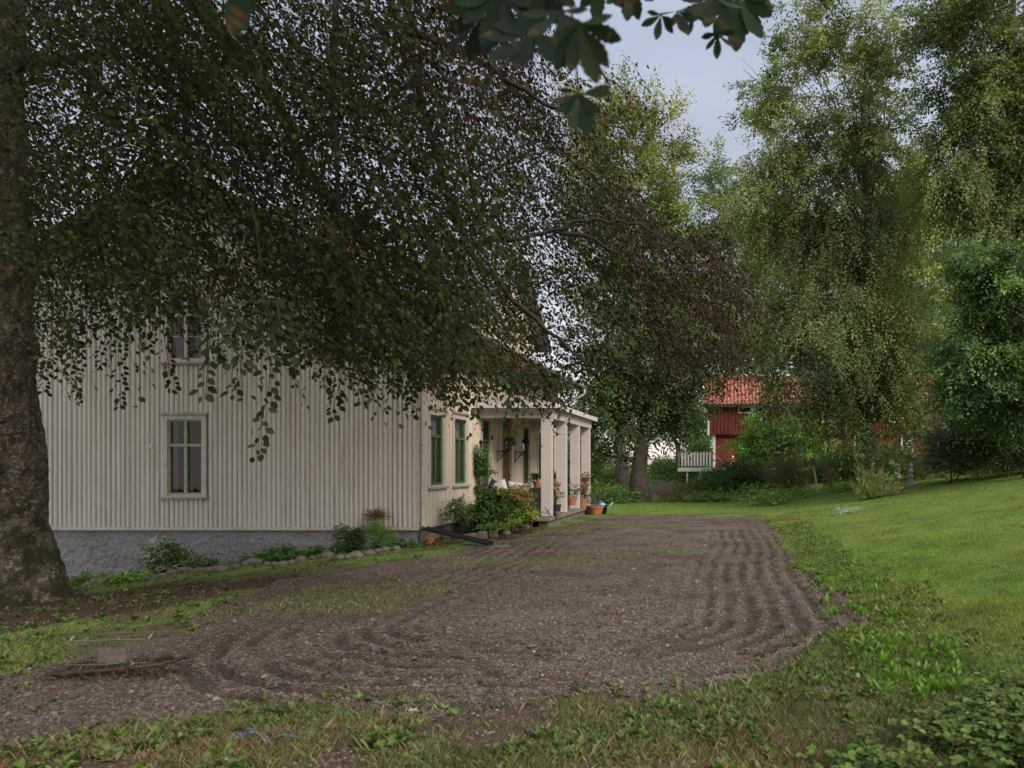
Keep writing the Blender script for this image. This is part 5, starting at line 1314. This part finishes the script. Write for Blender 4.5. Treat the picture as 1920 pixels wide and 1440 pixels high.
B('lungwort', 'spreading dark green clump of broad leaves right of the rounded shrub', 'plant', [bp(560, 1048, 22, 11, 13.7), bp(600, 1042, 22, 10, 13.7)], [(.045, .11, .025), (.06, .14, .03)], 36, 5, 8, .08, cr=.08, L=(.1, .22))
B('rose_bush', 'upright leafy rose against the right part of the foundation', 'shrub', [bp(655, 1002, 12, 14, 14.2, .12), bp(645, 1028, 18, 16, 14.1, .15), bp(665, 1015, 8, 16, 14.2, .12)], [(.06, .12, .03), (.045, .09, .025)], 24, 5, 8, .05, cr=.06, L=(.1, .25))
B('dill', 'feathery pale green plant between the rose and the house corner', 'plant', [bp(715, 1015, 20, 20, 14.1, .15), bp(700, 1000, 12, 10, 14.2, .1)], [(.10, .18, .04), (.13, .20, .05)], 22, 5, 10, .04, up='grass', cr=.05, L=(.12, .3), droop=.1, stems=12)
B('hosta', 'small dark leafy plant at the right end of the gable bed', 'plant', [bp(755, 1022, 14, 7, 13.7, .12)], [(.05, .12, .025)], 12, 5, 8, .07, cr=.05, L=(.08, .18))
B('perennial', 'yellow-green weeds at the foot of the mossy trunk beside the foundation', 'plant', [bp(165, 1090, 14, 10, 13.4), bp(232, 1100, 22, 10, 12.6)], LG, 26, 5, 8, .08, cr=.07, L=(.1, .25))
B('fern', 'bright lime-green fern-like clump at the left end of the stone edging', 'plant', [bp(238, 1093, 20, 11, 12.6), bp(262, 1100, 12, 7, 12.5)], [(.16, .28, .04), (.12, .22, .03)], 26, 5, 9, .09, cr=.06, L=(.1, .25))
B('wild_shoot', 'thin reddish twig growing at the gable wall below the siding edge', 'plant', [bp(703, 968, 12, 10, 14.6, .05)], [(.18, .10, .07)], 5, 3, 6, .03, cr=.03, L=(.1, .2), stems=3)

# ---- porch bed ----
B('rose_bush', 'slender leafy shoot growing at the long wall below the second window', 'shrub', [bp(858, 955, 12, 18, 15.8, .1), bp(862, 972, 12, 8, 15.7, .1)], [(.10, .15, .06)], 12, 4, 7, .06, cr=.06, L=(.1, .25))
B('hydrangea', 'large dark green shrub at the left of the porch bed', 'shrub', [bp(905, 958, 24, 22, 17.0, .3), bp(895, 975, 22, 14, 16.6, .3), bp(930, 940, 22, 16, 17.2, .25)], [(.045, .085, .022), (.06, .11, .03)], 75, 6, 9, .07, cr=.09, L=(.12, .3), flowers=([(.62, .62, .35)], 4, .07))
B('perennial', 'dense green shrub in the middle of the porch bed', 'shrub', [bp(925, 972, 26, 14, 16.6, .3), bp(950, 962, 22, 18, 16.9, .3)], [(.05, .10, .025), (.07, .13, .03)], 60, 6, 9, .06, cr=.08, L=(.12, .3))
B('azalea', 'yellow and orange leaved shrub in front of the porch sofa', 'shrub', [bp(972, 935, 16, 16, 17.2, .25), bp(960, 925, 20, 8, 17.2, .2), bp(975, 955, 12, 16, 17.2, .2)], [(.13, .17, .04), (.28, .20, .05), (.25, .13, .05), (.11, .17, .04)], 40, 5, 9, .055, cr=.07, L=(.1, .28))
B('lady_mantle', 'low lime and yellow clump at the right front of the porch bed', 'plant', [bp(980, 972, 20, 8, 16.6, .2), bp(965, 982, 12, 6, 16.2, .2), bp(990, 962, 14, 7, 16.8, .2)], [(.16, .24, .04), (.09, .18, .03), (.28, .25, .06)], 42, 5, 8, .06, cr=.06, L=(.08, .2))
B('strawberry_plant', 'bright green low clump at the front of the porch bed', 'plant', [bp(925, 990, 20, 8, 15.7, .2)], [(.08, .18, .03), (.11, .22, .035)], 34, 5, 8, .06, cr=.06, L=(.08, .2))
B('climbing_plant', 'climber growing up the wall beside the first porch window', 'plant', [bp(898, 860, 9, 22, 18.1, .06), bp(903, 885, 10, 14, 18.1, .06), bp(897, 915, 5, 24, 18.1, .05)], [(.06, .12, .03), (.045, .10, .025)], 34, 5, 8, .05, cr=.06, L=(.1, .25))
# mulch
X = rng.uniform(-6.6, -4.7, 5000); Y = rng.uniform(13.6, 18, 5000); k = (X < -4.55-.0*Y) & ((Y > 14.9) | (X < -5.6)); X, Y = X[k], Y[k]; Z, _ = gz(X, Y); n = len(X); ls = rng.uniform(.03, .06, n)
o = leaves('bark_mulch', np.stack([X, Y, Z+.01], -1), rng.normal(0, 1, (n, 3))*np.array([1, 1, .25]), np.stack([rng.normal(0, .4, n), rng.normal(0, .4, n), np.ones(n)], -1), ls, ls*.35, pick([(.12, .06, .04), (.08, .04, .03), (.16, .09, .06)], n, .2), M['leaf']); o['kind'] = 'stuff'
# black spout lying on the bed
mb = MB(); a, b = Vector((XL+.17, YG-.10, .25)), Vector((P(920, 1018, 13.6)[0], 13.6, hz(P(920, 1018, 13.6)[0], 13.6)+.05))
d = (b-a).normalized(); sd_ = d.cross(Vector((0, 0, 1))).normalized(); up = sd_.cross(d)
sec = [(-.065, .04), (-.058, -.015), (-.024, -.035), (.024, -.035), (.058, -.015), (.065, .04)]
th = [(x*.85, z_+.012) for x, z_ in sec][::-1]
ring = sec+th
vs = [tuple(p+sd_*x+up*z_) for p in (a, b) for x, z_ in ring]; m_ = len(ring)
mb.add(vs, [(i, (i+1) % m_, m_+(i+1) % m_, m_+i) for i in range(m_)]+[tuple(range(m_))[::-1], tuple(range(m_, 2*m_))])
o = mb.build('drain_spout', M['blackplastic']); tag(o, 'long black plastic gutter channel leading rainwater away from the downpipe', 'drain spout')
mb = MB(); mb.box(-.22, .22, -.1, .1, 0, .04); o = mb.build('splash_stone', M['stone'], bevel=.01); o.location = (b.x+.1, b.y+.1, b.z-.07); o.rotation_euler.z = .2
tag(o, 'flat grey stone under the lower end of the black spout', 'stone')

# ================================================================ PORCH THINGS
def pot(px, py, Y, r, h, label, plant=True, fl=None, mat_=None, cols=MG, ph=.3, group='potted plants on the porch', z=None, name='flower_pot', nfl=8):
    X, Y, Z = P(px, py, Y); Z = Z if z is None else z
    root = empty(name, label, 'potted plant' if plant else 'pot', group, (X, Y, Z))
    mb = MB(); mb.lathe((0, 0, 0), [(0, 0), (r*.7, 0), (r*.93, h*.78), (r*1.0, h*.78), (r*1.03, h), (r*.92, h), (r*.88, h*.85), (0, h*.83)], 20)
    mb.build('pot', mat_ or M['terra'], root, smooth=False)
    if plant:
        n = 14; p = rng.normal(0, 1, (n, 3))*np.array([r*.8, r*.8, ph*.28])+np.array([0, 0, h+ph*.5])
        pc = np.repeat(p, 5, 0)+rng.normal(0, .03, (n*5, 3)); d = rng.normal(0, 1, (n*5, 3)); d[:, 2] = np.abs(d[:, 2])
        lp, ld, nr, ln, lw = spray(pc, d, np.full(n*5, .14), 7, .045, .4, lw=.42)
        leaves('foliage', lp, ld, nr, ln, lw, pick(cols, len(lp), .2), M['leaf'], root)
        mb = MB()
        for k in range(6): mb.tube([(random.gauss(0, r*.2), random.gauss(0, r*.2), h*.8), tuple(p[k])], .004, 4)
        mb.build('stems', M['twig'], root)
        if fl:
            q = rng.normal(0, 1, (nfl, 3))*np.array([r*.9, r*.6, ph*.22])+np.array([0, -.05, h+ph*.8]); q = np.repeat(q, 9, 0)+rng.normal(0, .02, (nfl*9, 3))
            for k in range(nfl):
                leaves('flower', q[k*9:k*9+9], rng.normal(0, 1, (9, 3)), rng.normal(0, 1, (9, 3)), np.full(9, .045), np.full(9, .02), pick(fl, 9, .12), M['leaf'], root)
    return root
RED = [(.5, .02, .03), (.6, .05, .03)]; PINK = [(.6, .15, .22), (.55, .08, .12)]
pot(1006, 917, 19.0, .10, .17, 'small terracotta pot with a reddish plant on the high back of the porch sofa', fl=[(.25, .05, .05)], ph=.2, z=1.0, nfl=3)
pot(1041, 911, 21.0, .10, .16, 'terracotta pot on the white stand behind the first porch column', fl=RED, ph=.22, nfl=4)
pot(1043, 962, 18.75, .13, .3, 'dark tall pot with a red geranium between the first and second porch columns', fl=RED, mat_=M['blackplastic'], ph=.45, z=.25, cols=LG)
pot(1046, 963, 18.5, .09, .12, 'small round stone-coloured pot at the foot of the second porch column', plant=False, mat_=M['stone'], z=.25)
pot(1072, 951, 20.6, .16, .26, 'terracotta pot with dark foliage between the second and third porch columns', ph=.45, z=.42)
pot(1092, 950, 22.2, .15, .28, 'terracotta pot with pink geraniums before the last porch column', fl=PINK, ph=.5, z=.26)
pot(1097, 925, 22.4, .12, .22, 'raised terracotta pot with red geraniums behind the last porch column', fl=PINK, ph=.35, z=.75)
pot(1117, 970, 22.6, .27, .28, 'wide terracotta tub with a dark leafy plant at the end of the porch', cols=[(.04, .06, .04), (.05, .08, .05)], ph=.7, z=hz(P(1117, 970, 22.6)[0], 22.6), group=None, name='flower_tub')
pot(807, 1008, 14.3, .085, .14, 'small empty terracotta pot beside the big boulder under the spout', plant=False, z=hz(P(807, 1008, 14.3)[0], 14.3), group=None)
# watering can
x, y, _ = P(1128, 955, 23.0); z = hz(x, y)
root = empty('watering_can', 'turquoise plastic watering can behind the wide terracotta tub', 'watering can', loc=(x, y, z))
mb = MB(); mb.lathe((0, 0, 0), [(0, 0), (.15, 0), (.16, .03), (.14, .3), (.09, .36), (.085, .36), (.11, .3)], 16); mb.build('body', M['turq'], root, smooth=True)
mb = MB(); mb.tube([(.12, 0, .08), (.26, 0, .25), (.38, 0, .38)], [.03, .024, .02], 8); mb.build('spout', M['turq'], root, smooth=True)
mb = MB(); mb.tube([(-.13, 0, .08), (-.24, 0, .2), (-.2, 0, .38), (-.04, 0, .42), (.06, 0, .36)], .014, 6); mb.build('handle', M['turq'], root, smooth=True)
# black bucket foot behind tub
mb = MB(); mb.lathe((0, 0, 0), [(0, 0), (.10, 0), (.14, .3), (.15, .3), (.13, .28), (.09, .02)], 14); o = mb.build('bucket', M['blackplastic'], smooth=True); x, y, _ = P(1131, 968, 22.8); o.location = (x, y, hz(x, y)); tag(o, 'black plastic bucket between the terracotta tub and the watering can', 'bucket')
# wicker sofas
def sofa(x0, x1, y0, y1, label, name='wicker_sofa'):
    root = empty(name, label, 'sofa', None, ((x0+x1)/2, (y0+y1)/2, .25)); cx, cy = (x0+x1)/2, (y0+y1)/2; hx, hy = (x1-x0)/2, (y1-y0)/2
    mb = MB(); mb.box(-hx, hx, -hy, hy, .05, .36); mb.build('base', M['wicker'], root, bevel=.02)
    mb = MB(); mb.box(-hx, -hx+.14, -hy+.141, hy, .361, .62); mb.build('armrest', M['wicker'], root, bevel=.02)
    mb = MB(); mb.box(hx-.14, hx, -hy+.141, hy, .361, .62); mb.build('armrest', M['wicker'], root, bevel=.02)
    mb = MB(); mb.box(-hx, hx, -hy, -hy+.14, .361, .72); mb.build('backrest', M['wicker'], root, bevel=.02)
    mb = MB(); mb.box(-hx+.15, hx-.15, -hy+.15, hy-.02, .362, .46); mb.build('seat', M['cushw'], root, bevel=.03)
    for sx in (-1, 1):
        for sy in (-1, 1):
            mb = MB(); mb.box(sx*(hx-.06)-.03, sx*(hx-.06)+.03, sy*(hy-.06)-.03, sy*(hy-.06)+.03, 0, .049); mb.build('leg', M['wicker'], root)
sofa(-6.55, -5.55, 18.25, 19.0, 'dark wicker sofa with its back to the drive, left on the porch')
sofa(-5.75, -5.05, 19.75, 20.5, 'dark wicker armchair behind the metal stand near the first porch column', 'wicker_chair')
def cushion(x, y, z, s, rot, m, label, stripes=False):
    mb = MB(); n = 9; vs = []; fs = []
    for side in (1, -1):
        b = len(vs)
        for i in range(n):
            for j in range(n):
                u, v_ = i/(n-1)*2-1, j/(n-1)*2-1; k = (1-u**4)*(1-v_**4); sh = 1-.08*(1-abs(u*v_))
                vs.append((u*s*sh, side*.09*k**.5, v_*s*sh))
        fs += [(b+i*n+j, b+i*n+j+1, b+(i+1)*n+j+1, b+(i+1)*n+j) for i in range(n-1) for j in range(n-1)]
    mb.add(vs, fs); o = mb.build('cushion', m, smooth=True); o.location = (x, y, z); o.rotation_euler = rot; tag(o, label, 'cushion', 'cushions on the porch sofa'); return o
cushion(-6.32, 18.62, .98, .21, (.15, .5, .1), M['cushb'], 'navy cushion at the left end of the porch sofa')
cushion(-6.14, 18.52, .99, .20, (.1, -.4, 0), M['cushw'], 'white cushion leaning on the navy one on the porch sofa')
cushion(-5.92, 18.64, .95, .19, (.1, .3, 0), M['cushb'], 'navy cushion between two white ones on the porch sofa')
cushion(-5.77, 18.52, .97, .20, (.1, .15, 0), M['cushw'], 'white cushion at the right end of the porch sofa')
cushion(-5.4, 20.3, .97, .24, (.2, 0, .1), M['cushw'], 'white cushion on the wicker armchair behind the metal stand')
# metal stand / small trolley
root = empty('metal_stand', 'thin metal plant stand in front of the porch armchair', 'stand', loc=(-5.2, 17.5, 0)); x0, x1, y0, y1 = -.32, .12, -.15, .2; zb_ = hz(-5.2, 17.5)
for (a, b_) in ((x0, y0), (x1, y0), (x0, y1), (x1, y1)):
    mb = MB(); mb.tube([(a, b_, zb_), (a+.01, b_, .95)], .011, 6); mb.build('leg', M['steel'], root)
mb = MB()
for z in (.42, .72):
    mb.tube([(x0, y0, z), (x1, y0, z), (x1, y1, z), (x0, y1, z), (x0, y0, z)], .009, 5)
    for k in range(5): mb.tube([(x0+(x1-x0)*k/4, y0, z), (x0+(x1-x0)*k/4, y1, z)], .005, 4)
mb.build('shelf', M['steel'], root)
mb = MB(); mb.tube([P(1033, 968, 17.95), P(1022, 952, 18.15)], .03, 4); mb.v = [tuple(v) for v in mb.v]; o = mb.build('wood_plank', M['wood']); tag(o, 'short plank leaning against the foot of the first porch column', 'plank')
# white stand behind column
root = empty('white_stand', 'white slatted folding stand behind the first porch column', 'stand', loc=(-5.35, 21.2, .25))
for s in (-1, 1):
    mb = MB(); mb.tube([(-.2, s*.15, 0), (.2, s*.15, .7)], .02, 4); mb.build('leg', M['white'], root); mb = MB(); mb.tube([(.2, s*.15, 0), (-.2, s*.15, .7)], .02, 4); mb.build('leg', M['white'], root)
mb = MB(); mb.box(-.25, .25, -.2, .2, .70, .73); mb.build('top', M['white'], root)

# ================================================================ DRAG RAKE (wire cage on an iron frame)
x, y = unproj(228, 1262); z = hz(x, y)
root = empty('wire_drag_cage', 'rusty iron drag rake carrying a wire mesh cage on the gravel in the foreground', 'drag rake', loc=(x, y, z)); root.rotation_euler.z = .12
hx_, hy_, z0, z1 = .27, .12, .09, .27
mb = MB()
mb.tube([(-hx_, -hy_, z1), (hx_, -hy_, z1), (hx_, hy_, z1), (-hx_, hy_, z1), (-hx_, -hy_, z1)], .0055, 5)
mb.tube([(-hx_, -hy_, z0), (hx_, -hy_, z0), (hx_, hy_, z0), (-hx_, hy_, z0), (-hx_, -hy_, z0)], .004, 5)
for k in range(21):
    u = -hx_+2*hx_*k/20
    for s in (-1, 1): mb.tube([(u, s*hy_, z0), (u+random.gauss(0, .002), s*hy_, z1)], .0018, 3)
    mb.tube([(u, -hy_, z0), (u, hy_, z0)], .0018, 3)
for k in range(9):
    v_ = -hy_+2*hy_*k/8
    for s in (-1, 1): mb.tube([(s*hx_, v_, z0), (s*hx_, v_, z1)], .0018, 3)
for z_ in (.13, .17, .215):
    for s in (-1, 1): mb.tube([(-hx_, s*hy_, z_), (hx_, s*hy_, z_)], .0022, 3); mb.tube([(s*hx_, -hy_, z_), (s*hx_, hy_, z_)], .0022, 3)
for s in (-1, 1): 
    for t in (0, .02): mb.tube([(s*hx_, -hy_, z1+.005), (s*hx_+.01, -hy_+.03, z1+.02+t), (s*hx_, -hy_+.06+t, z1)], .004, 4)
mb.build('wire_cage', M['steel'], root)
mb = MB(); mb.box(-.07, .12, -hy_-.012, -hy_-.006, z0+.01, z1-.055); mb.build('mesh_plate', mat('dusty_plate', (.16, .13, .11), .8, (.09, .07, .06), 30), root)
mb = MB()
mb.tube([(-.40, -.17, .035), (-.2, -.18, .045), (.1, -.16, .06), (.40, -.14, .085)], .014, 6); mb.tube([(-.40, .12, .04), (.38, .16, .05)], .014, 6)
mb.tube([(-.38, -.17, .04), (-.36, .12, .05)], .012, 6); mb.tube([(.36, -.15, .08), (.36, .16, .05)], .012, 6)
for u in (-.3, -.1, .1, .3): mb.tube([(u, -.17, .05), (u*.9, -.10, .1), (u*.9, .1, .09), (u, .14, .04)], .008, 5)
mb.build('frame', M['rust'], root, smooth=True)
for k in range(8):
    u = -.36+.72*k/7; mb = MB(); mb.tube([(u, -.17, .06), (u+.01, -.19, .03), (u+.02, -.17, -.03)], .006, 4); mb.build('tine', M['rust'], root)
mb = MB(); mb.tube([(-.26, -.1, .10), (-.15, -.05, .11), (-.05, -.14, .085), (.02, -.16, .10), (.1, -.1, .09), (.16, -.15, .12), (.2, -.17, .10), (.16, -.18, .075)], .007, 5); mb.tube([(-.43, .0, .05), (-.40, .02, .10), (-.41, .03, .13), (-.34, 0, .11)], .007, 5)
mb.build('hose', M['steel'], root, smooth=True)
n = 900; pp = np.stack([rng.uniform(-.40, .44, n), rng.normal(-.13, .07, n), rng.uniform(0, .06, n)], -1)
leaves('caught_moss', pp, rng.normal(0, 1, (n, 3)), rng.normal(0, 1, (n, 3)), np.full(n, .05), np.full(n, .004), pick([(.09, .06, .03), (.07, .06, .025)], n, .2), M['leaf'], root)
# blue twine
mb = MB(); x, y = unproj(505, 1392); pts = []
for i in range(220):
    t = i/219; pts.append((x-.20+.42*((t*2.3) % 1 if 0 else .5+.5*math.sin(t*7.3-1.2))+.025*math.sin(t*61), y+.05*math.sin(t*19+1)+.025*math.cos(t*47), hz(x, y)+.02+.016*math.sin(t*83)))
mb.tube(pts, .003, 5); o = mb.build('blue_twine', M['blue'], smooth=True); tag(o, 'tangled blue plastic twine in the weeds at the bottom edge', 'twine')
# loose pale stones on the gravel
for px, py, r in ((596, 1188, .035), (1285, 1157, .02), (1220, 1017, .02)):
    stone(px, py, r, {596: 'flat pale stone lying alone on the raked gravel left of centre', 1285: 'tiny white pebble on the raked rings right of centre', 1220: 'tiny white pebble on the far part of the gravel'}[px], None, .4)
